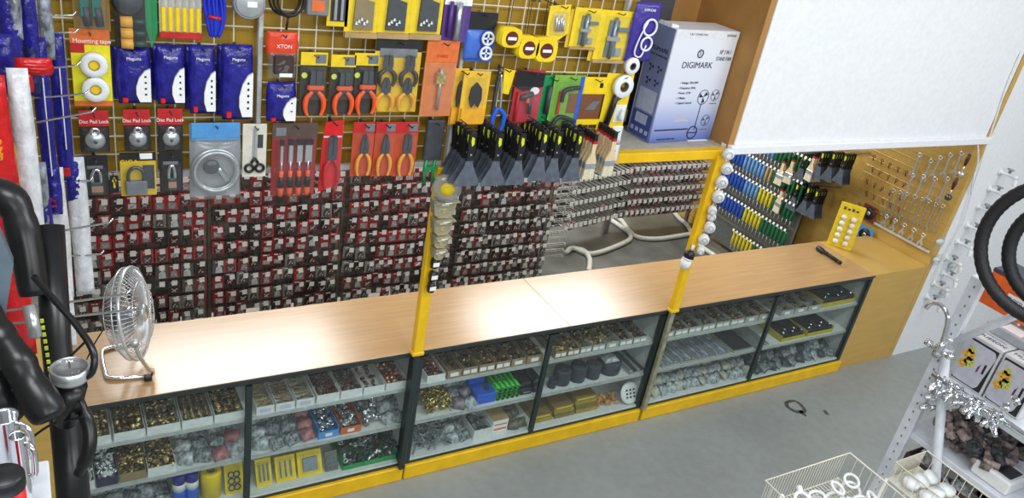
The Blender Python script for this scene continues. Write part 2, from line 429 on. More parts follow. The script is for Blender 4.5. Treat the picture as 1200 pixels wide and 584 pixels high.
# ---- items hung on the grid, measured on the plane they hang in
class Item:
    def __init__(s, name, lab, cat, x0, y0, x1, y1, y=-.06, group=None, hook=True, L=.11):
        ym, xm = (y0 + y1) / 2, (x0 + x1) / 2
        a, b = U(x0, ym, 'y', y), U(x1, ym, 'y', y); tp, bt = U(xm, y0, 'y', y), U(xm, y1, 'y', y)
        s.W, s.H = b.x - a.x, tp.z - bt.z; s.cx = (a.x + b.x) / 2; s.z0 = bt.z; s.y = y
        s.o = thing(name, lab, cat, (s.cx, y, s.z0), None, group)
        if hook: hook_at(s.cx, tp.z - .012, L)
    def X(s, u): return (u - .5) * s.W
    def Z(s, v): return (1 - v) * s.H
    def poly(s, name, pts, y0, y1, m, parent=None):
        return MB().prism([(s.X(u), s.Z(v)) for u, v in pts], y0, y1).build(name, m, parent or s.o)
    def rect(s, name, u0, v0, u1, v1, y0, y1, m, parent=None, b=.002):
        return MB().bbox(s.X(u0), s.X(u1), y0, y1, s.Z(v1), s.Z(v0), b).build(name, m, parent or s.o)
    def tube(s, name, pts, r, m, y=-.01, parent=None, n=8):
        return MB().tube([(s.X(p[0]), p[2] if len(p) > 2 else y, s.Z(p[1])) for p in pts], r, n).build(name, m, parent or s.o, True)
    def card(s, m, v0=0, v1=1, name='card', u0=0, u1=1): return s.rect(name, u0, v0, u1, v1, -.002, .002, m, b=.0008)
    def blister(s, u0, v0, u1, v1, d, m=None, name='blister'):
        x0, x1, za, zb = s.X(u0), s.X(u1), s.Z(v1), s.Z(v0); i = min(.012, (x1 - x0) * .2)
        vs = [(x0, -.0022, za), (x1, -.0022, za), (x1, -.0022, zb), (x0, -.0022, zb), (x0 + i, -d, za + i), (x1 - i, -d, za + i), (x1 - i, -d, zb - i), (x0 + i, -d, zb - i)]
        return MB().add(vs, [(0, 1, 5, 4), (1, 2, 6, 5), (2, 3, 7, 6), (3, 0, 4, 7), (4, 5, 6, 7)]).build(name, m or clear, s.o)
    def txt(s, st, u, v, size, m, y=-.003, sx=1, name='lettering', parent=None):
        return text(st, size, (s.X(u), y, s.Z(v)), (PI / 2, 0, 0), m, parent or s.o, name, sx=sx)
    def bag(s, m, u0=0, v0=0, u1=1, v1=1, th=.03, name='bag', taper=.1, seed=1, wr=.15, y=0):
        return MB().pillow(s.X(u0), s.X(u1), s.Z(v1), s.Z(v0), th, y, wr=wr, taper=taper, seed=seed).build(name, m, s.o, True)
def ell(u, v, a, b, n=20, t0=0, t1=2 * PI): return [(u + a * math.cos(t0 + (t1 - t0) * k / n), v + b * math.sin(t0 + (t1 - t0) * k / n)) for k in range(n + (0 if abs(t1 - t0) > 6.28 else 1))]

def pliers(it, u, v0, v1, w, mj, mh, y=-.014, kind='comb', parts='pliers'):
    """jaws above, pivot, two curved handles below; u centre, v0..v1 extent, w spread"""
    vp = v0 + (v1 - v0) * .42
    j = MB(); Wm = it.W
    def X(q): return it.X(q)
    tip = .25 if kind == 'comb' else .12
    for sg in (-1, 1):
        j.prism([(X(u + sg * w * .02), it.Z(v0)), (X(u + sg * w * tip), it.Z(v0 + (vp - v0) * .05)), (X(u + sg * w * .3), it.Z(vp - (vp - v0) * .3)), (X(u + sg * w * .26), it.Z(vp + (vp - v0) * .12)), (X(u + sg * w * .02), it.Z(vp + (vp - v0) * .12))][::sg], y - .004, y + .004)
    j.lathe([(abs(w * Wm) * .16, -.006), (abs(w * Wm) * .16, .006)], (X(u), y, it.Z(vp)), 'y', 12)
    jo = j.build('jaws', mj, it.o)
    r = abs(w * Wm) * .13
    for sg in (-1, 1):
        pts = bez([(X(u + sg * w * .14), y, it.Z(vp + (v1 - vp) * .08)), (X(u + sg * w * .42), y, it.Z(vp + (v1 - vp) * .35)), (X(u + sg * w * .46), y, it.Z(vp + (v1 - vp) * .7)), (X(u + sg * w * .34), y, it.Z(v1))])
        MB().tube(pts, [r * (.75 + .35 * math.sin(PI * min(1, k / (len(pts) - 1) * 1.2))) for k in range(len(pts))], 8).build('handle', mh, it.o, True)
# ================================================================= goods on the grid
darkc = M('black card', (30, 30, 32), .5, noise=.15)
# column left
it = Item('wire_stripper_pack', 'pack of dark teal handled tools above the tape card, at the top left', 'tool pack', 84, -40, 128, 36)
it.card(M('dim gold card', (140, 110, 50), .5)); it.blister(.05, .05, .95, .97, .05)
for k, (a, b) in enumerate(((.3, .75), (.62, .9))):
    it.rect('tool_body', a - .12, .1, a + .12, .75, -.03, -.006, M('teal plastic', (20, 110, 100), .4)); it.tube('tool_handle', [(a + .02, .6), (a + .08, .9)], .014, dgrey, -.02)
it = Item('roller_pack', 'black hair-clipper like tool pack with three orange-yellow ends beside the green card', 'tool pack', 133, -40, 184, 56)
it.card(darkc, u1=.72); it.poly('green_card', [(.55, 0), (1, 0), (1, .8), (.85, 1), (.7, .7)], .0025, .006, green)
it.blister(.02, .03, .9, .98, .05)
MB().lathe([(.0, -.03), (.045, -.028), (.055, -.006)], (it.X(.32), 0, it.Z(.42)), 'y', 18).build('disc', dgrey, it.o, True)
for v in (.66, .8, .93):
    MB().lathe([(.0, .0), (.019, .0), (.021, .04), (.013, .04), (.012, .02), (.0, .02)], (it.X(.12), -.022, it.Z(v)), 'x', 14).build('ring_end', M('amber plastic', (236, 172, 60), .4), it.o, True)
    MB().lathe([(.014, .041), (.014, .085)], (it.X(.12), -.022, it.Z(v)), 'x', 12).build('barrel', M('dark green plastic', (30, 60, 52), .4), it.o, True)
it = Item('brush_set', 'six yellow handled brushes on a red bottomed card', 'brush set', 186, -30, 236, 45)
it.card(M('clear card', (210, 200, 180), .5)); it.rect('red_strip', 0, .9, 1, 1, -.012, -.0025, red)
for k in range(6):
    u = .09 + k * .164
    it.rect('yellow_handle', u - .055, .5, u + .055, .89, -.016, -.003, yplastic, b=.004)
    it.poly('neck', [(u - .055, .495), (u + .055, .495), (u + .03, .42), (u + .06, .3), (u - .06, .3), (u - .03, .42)], -.012, -.004, steel)
it = Item('cable_bundle', 'bundle of royal blue cables hanging left of the silver tin', 'cable', 238, -25, 264, 43)
for k in range(5):
    u = .15 + .17 * k
    it.tube('cord_loop', bez([(.5, 0), (u - .1, .3), (u, .7), (.5 + (u - .5) * .5, .98), (u + .08, .7), (u + .05, .3), (.5, .02)]), .0065, M('blue cord', (30, 50, 190), .4), -.008 - .006 * (k % 3))
it.tube('red_tie', [(.2, .62), (.75, .66)], .006, redbr, -.026)
it = Item('tin', 'round silver tin at the top edge of the wire grid', 'tin', 270, -16, 309, 18, y=-.05)
r = it.W / 2
MB().lathe([(0, -.045), (r * .9, -.045), (r, -.04), (r, 0), (0, 0)], (0, 0, it.H / 2), 'y', 24).build('tin_body', steel, it.o, True)
MB().lathe([(0, -.048), (r * .8, -.048), (r * .86, -.0455)], (0, 0, it.H / 2), 'y', 24).build('tin_lid', M('grey lid', (180, 184, 186), .4, .5), it.o, True)
it.rect('sticker', .42, .42, .72, .62, -.0495, -.0482, paper, b=.0003)
it = Item('tape_card', 'yellow and orange card carrying two white rolls of mounting tape', 'tape pack', 84, 34, 130, 124)
it.card(M('lemon card', (232, 224, 24), .5)); it.rect('orange_header', 0, 0, 1, .2, -.0035, -.0022, orangecard, b=.0003); it.rect('orange_foot', 0, .93, 1, 1, -.0035, -.0022, orangecard, b=.0003)
it.rect('red_corner', 0, .18, .35, .3, -.005, -.0036, red, b=.0003); it.txt('Mounting tape', .55, .15, .022, paper, -.0042)
for v in (.44, .76):
    R = it.W * .36
    MB().lathe([(R * .42, -.026), (R * .5, -.028), (R * .97, -.028), (R, -.024), (R, -.004), (R * .42, -.004), (R * .42, -.026)], (it.X(.56), 0, it.Z(v)), 'y', 28).build('tape_roll', offwhite, it.o, True)
    MB().lathe([(R * .36, -.0275), (R * .42, -.0285), (R * .42, -.004), (R * .36, -.004), (R * .36, -.0275)], (it.X(.56), 0, it.Z(v)), 'y', 20).build('core', kraft, it.o, True)
    MB().lathe([(0, -.022), (R * .355, -.022), (R * .355, -.004), (0, -.004)], (it.X(.56), 0, it.Z(v)), 'y', 20).build('yellow_centre', yplastic, it.o)
# blue multi-socket packs
for k, (x0, y0, x1, y1, n, lab) in enumerate(((135, 55, 178, 121, 4, 'blue film pack with white socket strip, leftmost of four under the brush set'), (181, 53, 217, 122, 4, 'blue film pack with white socket strip, second from the left, above the red lock card'),
        (220, 53, 253, 133, 5, 'blue film pack with white socket strip, third from the left, above the shower hose'), (258, 52, 297, 140, 5, 'blue film pack with white socket strip, rightmost and longest of the row'), (311, 96, 347, 142, 2, 'small squat blue film pack with white socket strip under the orange bag'))):
    it = Item('socket_strip_pack', lab, 'extension socket', x0, y0, x1, y1)
    it.bag(blue, th=.045, taper=.12, seed=k + 3)
    if k != 4: MB().pillow(it.X(-.06), it.X(.8), it.Z(.97), it.Z(.03), .02, .03, seed=k + 30).build('rear_fold', blue, it.o, True)
    it.poly('socket_strip', [(.93, .34), (.93, .93), (.62, .93), (.53, .8), (.53, .66), (.62, .5), (.78, .38)], -.034, -.02, paper)
    for j in range(n): it.rect('socket_hole', .76, .46 + j * .42 / n, .82, .49 + j * .42 / n, -.036, -.0342, black, b=.0004)
    it.txt('Megums', .5, .17 if k != 4 else .3, .017, paper, -.03, .9)
    it.rect('red_mark', .15, .87, .3, .95, -.03, -.015, redbr)
# lock cards, upper row
for k, (x0, y0, x1, y1, lab) in enumerate(((93, 129, 128, 178, 'red and black card with a round disc padlock, leftmost of three'), (145, 128, 176, 176, 'red and black card with a round disc padlock, middle of three'), (185, 127, 214, 176, 'red and black card with a round disc padlock, rightmost of three'))):
    it = Item('disc_padlock_card', lab, 'padlock', x0, y0, x1, y1); it.card(darkc); it.rect('red_header', 0, 0, 1, .38, -.0035, -.0022, red, b=.0003)
    it.txt('Disc Pad Lock', .5, .27, .02, paper, -.004, .9)
    R = it.W * .34
    MB().lathe([(0, -.03), (R * .6, -.03), (R * .75, -.024), (R, -.022), (R, -.004), (0, -.004)], (0, 0, it.Z(.68)), 'y', 24).build('lock_body', steel, it.o, True)
    MB().ring((0, -.02, it.Z(.48)), R * .4, .006, 'y').build('shackle', chrome, it.o, True)
    MB().lathe([(0, -.034), (R * .2, -.033), (R * .22, -.0305)], (0, 0, it.Z(.7)), 'y', 12).build('keyway', dsteel, it.o, True)
    it.blister(.06, .4, .94, .98, .034)
for k, (x0, y0, x1, y1, lab, big, cm) in enumerate(((98, 182, 127, 229, 'black card with brass laminated padlock, left of the yellow padlock card', .8, darkc), (141, 178, 183, 229, 'yellow and black card with a large grey padlock', 1, None), (187, 177, 214, 224, 'black card with small brass padlock, right of the yellow padlock card', .6, darkc))):
    it = Item('padlock_card', lab, 'padlock', x0, y0, x1, y1); it.card(cm or M('mustard card', (214, 180, 50), .5))
    if k == 1:
        it.rect('black_header', 0, 0, 1, .2, -.0035, -.0022, darkc, b=.0003); it.rect('price_label', .55, .03, .9, .16, -.0045, -.0036, paper, b=.0003); it.txt('GIGA', .25, .22, .026, yplastic, -.005, 1.1)
        it.rect('picture_panel', .62, .3, .95, .85, -.0035, -.0022, dgrey, b=.0003)
    else: it.rect('print_bar', .15, .25, .8, .33, -.0032, -.0022, greym, b=.0003)
    a = .3 * big; bm = greym if k == 1 else M('salmon brass', (190, 150, 120), .4, .4)
    c = .42 if k == 1 else .5
    it.rect('lock_body', c - a, .62, c + a, .93, -.028, -.004, bm if k == 1 else dsteel, b=.004)
    if k != 1: it.rect('brass_band', c - a * .98, .7, c + a * .98, .85, -.03, -.0285, bm, b=.0005)
    it.tube('shackle', bez([(c - a * .7, .64), (c - a * .72, .48), (c - a * .45, .36), (c, .32), (c + a * .45, .36), (c + a * .72, .48), (c + a * .7, .64)]), .007, dsteel if k == 1 else chrome, -.016)
    it.blister(.04, .3, .96, .97, .034)
it = Item('key_card', 'tiny yellow and black tag hanging between the two left padlock cards', 'tag', 129, 206, 139, 226, y=-.05)
it.card(darkc); it.poly('arrow', [(.2, .3), (.5, .05), (.8, .3), (.62, .35), (.62, .7), (.38, .7), (.38, .35)], -.004, -.0022, yplastic)
it = Item('shower_hose_pack', 'coiled chrome shower hose in a clear bag with light blue header', 'shower hose', 222, 143, 281, 231)
it.card(M('hose backing', (150, 152, 154), .4), v0=.02, v1=.98); it.rect('blue_header', .02, 0, .98, .23, -.016, -.0022, cyanb, b=.004)
for j, (R, y) in enumerate(((.46, -.014), (.41, -.022), (.43, -.03))):
    MB().ring((it.X(.5), y, it.Z(.62)), it.W * R, .0075, 'y', 36).build('hose_coil', steel, it.o, True)
MB().lathe([(0, -.04), (.028, -.04), (.034, -.03), (.02, -.01), (0, -.01)], (it.X(.4), 0, it.Z(.55)), 'y', 20).build('shower_head', M('dark face', (70, 74, 78), .3, .6), it.o, True)
it.tube('head_handle', bez([(.45, .55), (.6, .62), (.72, .75)]), .012, chrome, -.024)
MB().pillow(it.X(0), it.X(1), it.Z(1), it.Z(.18), .075, -.02, seed=8).build('clear_bag', cloudy, it.o, True)
it = Item('scissors_card', 'black handled scissors on a pale card beside the shower hose', 'scissors', 284, 145, 312, 207)
it.card(M('pale card', (214, 210, 196), .5))
for sg in (-1, 1):
    it.poly('blade', [(.5, .06), (.5 + sg * .06, .1), (.5 + sg * .1, .6), (.5 - sg * .02, .66)][::-sg], -.008 - .002 * sg, -.005 - .002 * sg, steel)
    MB().ring((it.X(.5 + sg * .22), -.01, it.Z(.82)), it.W * .17, .006, 'y', 18).build('finger_loop', black, it.o, True)
    it.tube('shank', [(.5, .62), (.5 + sg * .14, .72)], .006, black, -.01)
it.rect('printed_marks', .62, .2, .85, .45, -.0035, -.0022, dgrey, b=.0003)
it = Item('orange_bag', 'orange headed clear bag holding a black part, next to the white upright', 'tool bag', 311, 37, 349, 92)
it.bag(M('orange film', (226, 70, 40), .3, bump=.2), 0, 0, 1, .5, .02, 'orange_header', .05, 4); it.txt('XTON', .55, .3, .022, paper, -.012, 1); it.rect('dark_part', .22, .48, .85, .88, -.024, .004, M('dark brown rubber', (62, 44, 40), .5), b=.006)
it.rect('barcode_label', .4, .85, .8, .93, -.027, -.0245, paper, b=.0003); it.bag(cloudy, .08, .42, .95, 1, .05, 'clear_bag', 0, 6)
def plier_card(x0, y0, x1, y1, lab, top, bgm, mh, kind, name='pliers_card'):
    it = Item(name, lab, 'pliers', x0, y0, x1, y1); it.card(bgm)
    if top: it.rect('header', 0, 0, 1, .2, -.0035, -.0022, top, b=.0003); it.rect('print_block', .55, .03, .95, .17, -.0042, -.0036, greym, b=.0003)
    return it
dkc = M('dark printed card', (58, 56, 52), .5, noise=.2)
for k, (x0, y0, x1, y1, w_) in enumerate(((351, 61, 382, 135, 'leftmost of three'), (386, 64, 415, 134, 'middle of three'), (413, 62, 442, 133, 'rightmost of three'))):
    it = plier_card(x0, y0, x1, y1, 'black card with lemon header and orange handled combination pliers, ' + w_, ycard, dkc, None, 0)
    MB().lathe([(0, -.004), (it.W * .11, -.004), (it.W * .11, -.0022)], (it.X(.16), 0, it.Z(.36)), 'y', 16).build('round_sticker', M('pale lime', (210, 220, 90), .5), it.o)
    pliers(it, .56, .26, .99, .75, dsteel, orange, -.016); it.rect('handle_guard', .25, .5, .9, .58, -.024, -.006, orange, b=.005)
    it.blister(.2, .22, .98, .75, .034)
it = Item('chisel_set', 'set of four orange handled wood chisels on a red backed card', 'chisel set', 318, 144, 370, 228)
it.card(M('dark red card', (150, 44, 44), .5)); it.rect('dark_header', 0, 0, 1, .2, -.0035, -.0022, M('smoked card', (88, 70, 62), .5), b=.0003)
it.rect('picture', .08, .06, .3, .17, -.0042, -.0036, greym, b=.0003)
for k in range(4):
    u = .2 + .2 * k; c = it
    ch = MB().lathe([(0, 0), (.009, .002), (.013, .03), (.012, .075), (.009, .1), (.011, .12), (.0, .125)], (it.X(u), -.02, it.Z(.99)), 'z', 14).build('handle', orange, it.o, True)
    MB().lathe([(.0138, .045), (.0125, .075), (.0105, .095)], (it.X(u), -.02, it.Z(.99)), 'z', 14).build('dark_grip', black, ch, True)
    wd = .03 + .016 * k
    it.rect('blade', u - wd, .26 + .01 * (3 - k), u + wd, .52, -.022, -.018, steel, b=.001); it.tube('tang', [(u, .5), (u, .66)], .004, steel, -.02)
    it.rect('tip_guard', u - wd - .015, .2, u + wd + .015, .28, -.025, -.015, black, b=.002)
it.blister(.04, .18, .97, .98, .04)
it = Item('snips_pack', 'red sleeve with dark grey tin snips, tilted beside the chisel set', 'snips', 375, 140, 401, 224)
it.poly('sleeve', [(.15, .04), (.95, 0), (.95, .9), (.0, 1), (.05, .3)], -.003, .002, redbr)
pliers(it, .5, .2, .93, .7, dsteel, red, -.016); it.blister(.05, .2, .95, .95, .034); it.rect('white_slash', .1, .22, .9, .24, -.005, -.0032, paper, b=.0003)
for k, (x0, x1, w_, kd) in enumerate(((412, 438, 'leftmost', 'long'), (437, 462, 'middle', 'long'), (462, 488, 'rightmost', 'comb'))):
    it = plier_card(x0, 143, x1, 206, 'orange card with yellow and black handled pliers, %s of three above the lower packets' % w_, red, M('brick card', (196, 74, 40), .5), None, 0)
    pliers(it, .52, .2, .97, .62, dsteel, M('amber grip', (240, 168, 36), .35), -.016, kd); it.blister(.06, .18, .94, .97, .032)
it = Item('double_pliers_card', 'wide yellow card holding two pairs of black handled pliers side by side', 'pliers set', 437, 46, 491, 131)
it.card(M('golden card', (232, 188, 34), .5)); it.rect('dark_header', 0, 0, 1, .16, -.0035, -.0022, darkc, b=.0003)
it.rect('photo_strip', .1, .12, .9, .24, -.0046, -.0036, greym, b=.0003)
for u in (.27, .74):
    pliers(it, u, .2, .62, .36, dsteel, M('black and tan grip', (58, 50, 40), .4), -.018); pliers(it, u, .5, .97, .36, dsteel, M('amber grip'), -.018, 'long')
it.blister(.04, .18, .96, .98, .04)
it = Item('sealant_gun_pack', 'tall orange pack with clear window beside the white upright', 'tool pack', 496, 47, 533, 136)
it.card(M('pale orange card', (220, 128, 74), .5)); it.rect('header', 0, 0, 1, .28, -.006, -.0022, orangecard, b=.001); it.txt('STARKE', .5, .2, .018, red, -.007, .9)
it.tube('metal_rod', [(.5, .35), (.5, .9)], .008, steel, -.016); it.rect('rod_head', .35, .4, .65, .55, -.026, -.008, brass, b=.003); it.blister(.06, .3, .94, .97, .032)
it = Item('cutters_pack', 'dark cutters with green handles hanging just left of the upright', 'cutters', 493, 140, 517, 214)
it.rect('dark_sleeve', .1, .0, .95, .62, -.02, .004, dgrey, b=.006)
for u in (.3, .72): it.tube('green_handle', [(u, .6), (u - .05, .8), (u + .02, 1)], .009, green, -.008)
it.rect('tie', .2, .72, .85, .78, -.02, -.0, green)
# top row
it = Item('cable_coil', 'black cable coil at the top edge beside the white upright', 'cable', 314, -22, 356, 21)
for k in range(4): MB().ring((it.X(.45 + .04 * k), -.006 - .01 * k, it.Z(.5)), it.W * (.42 - .05 * (k % 2)), .005, 'y', 28).build('coil_turn', black, it.o, True)
it.tube('plug_lead', [(.55, .9), (.5, 1.3)], .005, black, -.02)
it = Item('clear_box', 'grey plastic box of small parts at the top edge of the grid', 'box', 357, -20, 383, 16)
it.rect('box_body', 0, 0, 1, 1, -.04, .0, greym, b=.004); it.rect('orange_label', .2, .5, .8, .85, -.0425, -.0405, orangecard, b=.0003)
it = Item('hinge_blister', 'small yellow card with two dark hinges, left of the large yellow cards', 'hinge card', 384, -30, 409, 31)
it.card(ycard); it.rect('window', .15, .35, .85, .9, -.0035, -.0022, dgrey, b=.0003)
for u in (.35, .65): MB().tube([(it.X(u), -.014, it.Z(.45)), (it.X(u), -.014, it.Z(.86))], .007, 8).build('hinge_pin', steel, it.o)
for k, (x0, x1, y1, lab, pm) in enumerate(((405, 444, 44, 'large yellow card with pale metal plate, leftmost of three at the top edge', M('sandy plate', (160, 140, 100), .4, .4)), (444, 482, 45, 'large yellow card with dark metal plate, middle of three at the top edge', dgrey), (482, 520, 46, 'large yellow card with dark metal plate, rightmost of three at the top edge', dgrey))):
    it = Item('lock_plate_card', lab, 'hardware card', x0, -40, x1, y1); it.card(ycard); it.rect('kraft_foot', 0, .92, 1, 1, -.02, -.0022, kraft)
    it.poly('plate', [(.3, .2), (.62, .2), (.62, .45), (.85, .48), (.85, .88), (.25, .88)], -.012, -.0025, pm)
    for j in range(5): MB().lathe([(0, 0), (.008, 0), (.004, .012), (0, .012)], (it.X(.32 + .08 * j), -.018, it.Z(.8 - .03 * (j % 3))), 'z', 8).build('screw', steel, it.o)
    it.blister(.18, .15, .9, .91, .03); it.poly('green_dot', ell(.78, .12, .08, .05), -.004, -.0023, green)
it = Item('purple_pack', 'purple and clear pack of bright fittings at the head of the upright', 'tool pack', 521, -40, 553, 50)
it.card(purple); it.rect('white_header', 0, 0, 1, .5, -.0035, -.0022, paper, b=.0003)
it.tube('chrome_spring', [(.5, .45), (.5, .95)], .014, steel, -.02); it.tube('dark_spring', [(.22, .45), (.22, .92)], .01, purple, -.016); it.blister(.35, .4, .75, .98, .04)
it = Item('wheel_pack', 'blue pack with two white spoked wheels beside the upright', 'wheel pack', 548, 14, 580, 72)
it.card(bluebright); it.rect('dark_header', 0, 0, 1, .35, -.0035, -.0022, black, b=.0003); it.bag(M('blue clear film', (70, 110, 200), .25), -.1, .35, .55, .97, .03, 'side_bag', .1, 5, y=-.001)
for v in (.5, .8):
    MB().ring((it.X(.66), -.025, it.Z(v)), it.W * .2, .006, 'y', 18).build('wheel_rim', offwhite, it.o, True)
    MB().box(it.X(.47), it.X(.85), -.027, -.022, it.Z(v) - .004, it.Z(v) + .004).box(it.X(.66) - .004, it.X(.66) + .004, -.027, -.022, it.Z(v) - .03, it.Z(v) + .03).build('wheel_spokes', offwhite, it.o)
# tape measures
for k, (x0, y0, x1, y1, w_) in enumerate(((581, 30, 606, 53, 'leftmost'), (601, 40, 626, 66, 'middle'), (621, 42, 647, 70, 'rightmost'))):
    it = Item('tape_measure', 'yellow round cornered tape measure with dark badge, %s of three' % w_, 'tape measure', x0, y0, x1, y1, y=-.09, hook=False)
    hook_at(it.cx, it.z0 + it.H + .16, .12)
    pts = [(it.X(.5) + it.W * .5 * math.copysign(abs(math.cos(a)) ** .6, math.cos(a)), it.H / 2 + it.H * .5 * math.copysign(abs(math.sin(a)) ** .6, math.sin(a))) for a in [2 * PI * j / 24 for j in range(24)]]
    MB().prism(pts, -.05, .03).build('case', yplastic, it.o, True)
    MB().prism([(x * .93, it.H / 2 + (z - it.H / 2) * .93) for x, z in pts], -.054, -.0505).build('face_ring', yplastic, it.o)
    MB().lathe([(0, -.058), (it.W * .27, -.058), (it.W * .29, -.0545)], (0, 0, it.H / 2), 'y', 20).build('badge', M('maroon badge', (92, 36, 36), .4), it.o)
    b = MB().box(-it.W * .2, it.W * .2, -.0592, -.0585, it.H / 2 - .007, it.H / 2 + .007).build('badge_strip', paper, it.o, rot=None)
    MB().box(-.009, -.006, -.0, .002, it.H, it.H + .17).box(.006, .009, -.0, .002, it.H, it.H + .17).build('strap', black, it.o)
# hinge cards right
for k, (x0, y0, x1, y1, lab, nm) in enumerate(((640, 4, 668, 49, 'yellow bag of grey bolts, leftmost of the hinge cards', 'bolt_bag'), (670, 9, 701, 58, 'yellow card with short grey tower bolt, middle of the hinge cards', 'tower_bolt_card'), (699, 12, 737, 74, 'yellow card with long grey tower bolt, rightmost of the hinge cards', 'tower_bolt_card'))):
    it = Item(nm, lab, 'hardware card', x0, y0, x1, y1)
    if k == 0:
        it.poly('card', [(0, .08), (.9, 0), (1, .75), (.55, 1), (.1, .9)], -.002, .002, ycard)
        for j in range(4): it.tube('bolt', [(.35 + .1 * j, .3 + .08 * (j % 2)), (.4 + .1 * j, .7)], .006, steel, -.012)
        it.bag(cloudy, .15, .2, .9, .85, .035, 'clear_bag', .1, 5); continue
    it.card(ycard); it.rect('rear_card', -.12, .06, .9, .98, .006, .01, M('mustard card')); it.rect('kraft_foot', 0, .93, 1, 1, -.012, -.0022, kraft)
    it.rect('bolt_plate', .3, .18, .62, .88, -.008, -.003, M('zinc', (150, 160, 168), .35, .8), b=.001); it.tube('bolt_rod', [(.46, .12), (.46, .9)], .009, M('zinc'), -.016)
    it.rect('bolt_knob', .55, .3, .9, .38, -.022, -.01, M('zinc'), b=.003); it.rect('keeper', .28, .48, .66, .56, -.026, -.009, steel, b=.003); it.rect('screw_bag', .62, .7, .82, .86, -.014, -.003, steel, b=.004)
    it.blister(.15, .1, .93, .92, .036)
it = Item('trap_card', 'narrow yellow and white card left of the purple earphone bag', 'hardware card', 735, 16, 752, 70, y=-.05)
it.card(ycard); it.rect('white_panel', .3, .3, .8, .9, -.0035, -.0022, paper, b=.0003); it.rect('black_mark', .3, .45, .6, .55, -.005, -.0036, black)
it = Item('earphone_bag', 'purple bag with a coiled white cord hanging beside the carton', 'cord pack', 738, 2, 769, 72, y=-.075)
it.bag(M('violet film', (62, 48, 146), .3, bump=.2), th=.03, seed=9, taper=.02)
for v, R in ((.4, .24), (.68, .2)): MB().ring((it.X(.62), -.024, it.Z(v)), it.W * R, .006, 'y', 20).build('cord_coil', offwhite, it.o, True)
it.tube('cord', bez([(.5, .3), (.3, .6), (.25, .85), (.5, .9), (.62, .7)]), .0045, offwhite, -.024)
it.txt('EARPHONE', .5, .12, .018, paper, -.017, .8)
# row under the tape measures
for k, (x0, x1, lab) in enumerate(((529, 545, 'narrow yellow clip card, partly behind its wider neighbour'), (540, 571, 'yellow card with black spring clip, in front of the narrow clip card'))):
    it = Item('clip_card', lab, 'clip card', x0, 80 + 3 * k, x1, 146, y=-.045 - .03 * k)
    it.card(M('honey card', (232, 186, 50), .5)); it.poly('clip_body', [(.5, .2), (.68, .3), (.72, .5), (.62, .66), (.5, .55), (.38, .66), (.28, .5), (.32, .3)], -.02, -.003, black)
    it.rect('foot_block', .05, .68, .95, .98, -.012, -.0022, M('amber card', (236, 170, 40), .5)); it.blister(.15, .12, .85, .7, .03)
it = Item('snap_knife', 'blue handled hand saw with yellow tag hanging right of the clip cards', 'saw', 573, 78, 598, 157)
it.tube('saw_back', bez([(.25, .05), (.2, .4), (.22, .7)]), .01, dsteel, -.01); it.tube('front_bar', bez([(.3, .1), (.45, .4), (.5, .62)]), .006, steel, -.016)
it.poly('yellow_tag', [(.45, .02), (1, .05), (.85, .4), (.55, .38)], -.004, -.001, yplastic)
it.tube('blue_handle', bez([(.35, .58), (.2, .75), (.3, .97), (.65, .93), (.72, .7), (.45, .6)]), .013, bluebright, -.02)
it = Item('glue_gun_card', 'red and black card with an orange trigger tool', 'tool card', 601, 82, 634, 144)
it.card(M('crimson card', (190, 36, 56), .5)); it.poly('black_header', [(0, 0), (1, .05), (1, .3), (.3, .4), (0, .3)], -.004, -.0022, black)
it.tube('tool_body', [(.2, .5), (.62, .42)], .014, dgrey, -.02); it.tube('tool_grip', [(.55, .45), (.6, .8)], .011, dgrey, -.02); it.rect('trigger', .42, .4, .6, .6, -.026, -.006, orange, b=.004)
it.tube('spare_stick', [(.15, .4), (.15, .95)], .008, red, -.012); it.poly('swoosh', ell(.72, .38, .16, .07), -.006, -.0042, paper); it.blister(.06, .3, .94, .97, .034)
it = Item('drill_brush_pack', 'green pack with dark tube behind the lime plumbing card', 'tool pack', 632, 88, 648, 146, y=-.045)
it.card(green); it.tube('tube_part', [(.5, .2), (.5, .75)], .014, dgrey, -.018)
it = Item('plumbing_card', 'lime green card with two dark pipe wrenches', 'tool card', 645, 88, 681, 147)
it.card(limeg); it.rect('inner_picture', .55, .35, .85, .75, -.004, -.0022, M('brown picture', (128, 84, 40), .5), b=.0003)
it.tube('upper_wrench', bez([(.3, .5), (.35, .28), (.8, .22)]), .012, black, -.018); it.tube('lower_wrench', bez([(.15, .95), (.35, .8), (.85, .9)]), .012, black, -.018)
it.rect('red_rod', .22, .3, .3, .75, -.016, -.004, red); it.blister(.06, .1, .96, .98, .034)
it = Item('sandpaper_pack', 'yellow topped brown picture card between the lime card and the black tube', 'tool card', 677, 90, 707, 146)
it.card(M('brown printed card', (120, 72, 40), .5)); it.rect('yellow_header', .1, .0, 1, .35, -.0035, -.0022, yplastic, b=.0003); it.rect('blue_edge', -.05, 0, .1, 1, -.004, -.0022, bluebright, b=.0003); it.rect('yellow_foot', .1, .88, 1, 1, -.0035, -.0022, yplastic, b=.0003)
it.poly('silver_picture', [(.3, .68), (.6, .5), (.85, .5), (.7, .68)], -.005, -.0022, M('zinc')); it.rect('hang_tab', .72, .12, .85, .22, -.0045, -.0036, black, b=.0003)
it = Item('tube_wrench_card', 'yellow card with a thick black tube, last before the white strip', 'tool card', 705, 86, 736, 152)
it.card(ycard); it.tube('black_tube', [(.45, .2), (.25, .9)], .017, black, -.022); it.tube('chrome_stem', [(.48, .1), (.44, .25)], .01, steel, -.022); it.tube('side_lever', [(.4, .45), (.62, .38)], .009, dsteel, -.022)
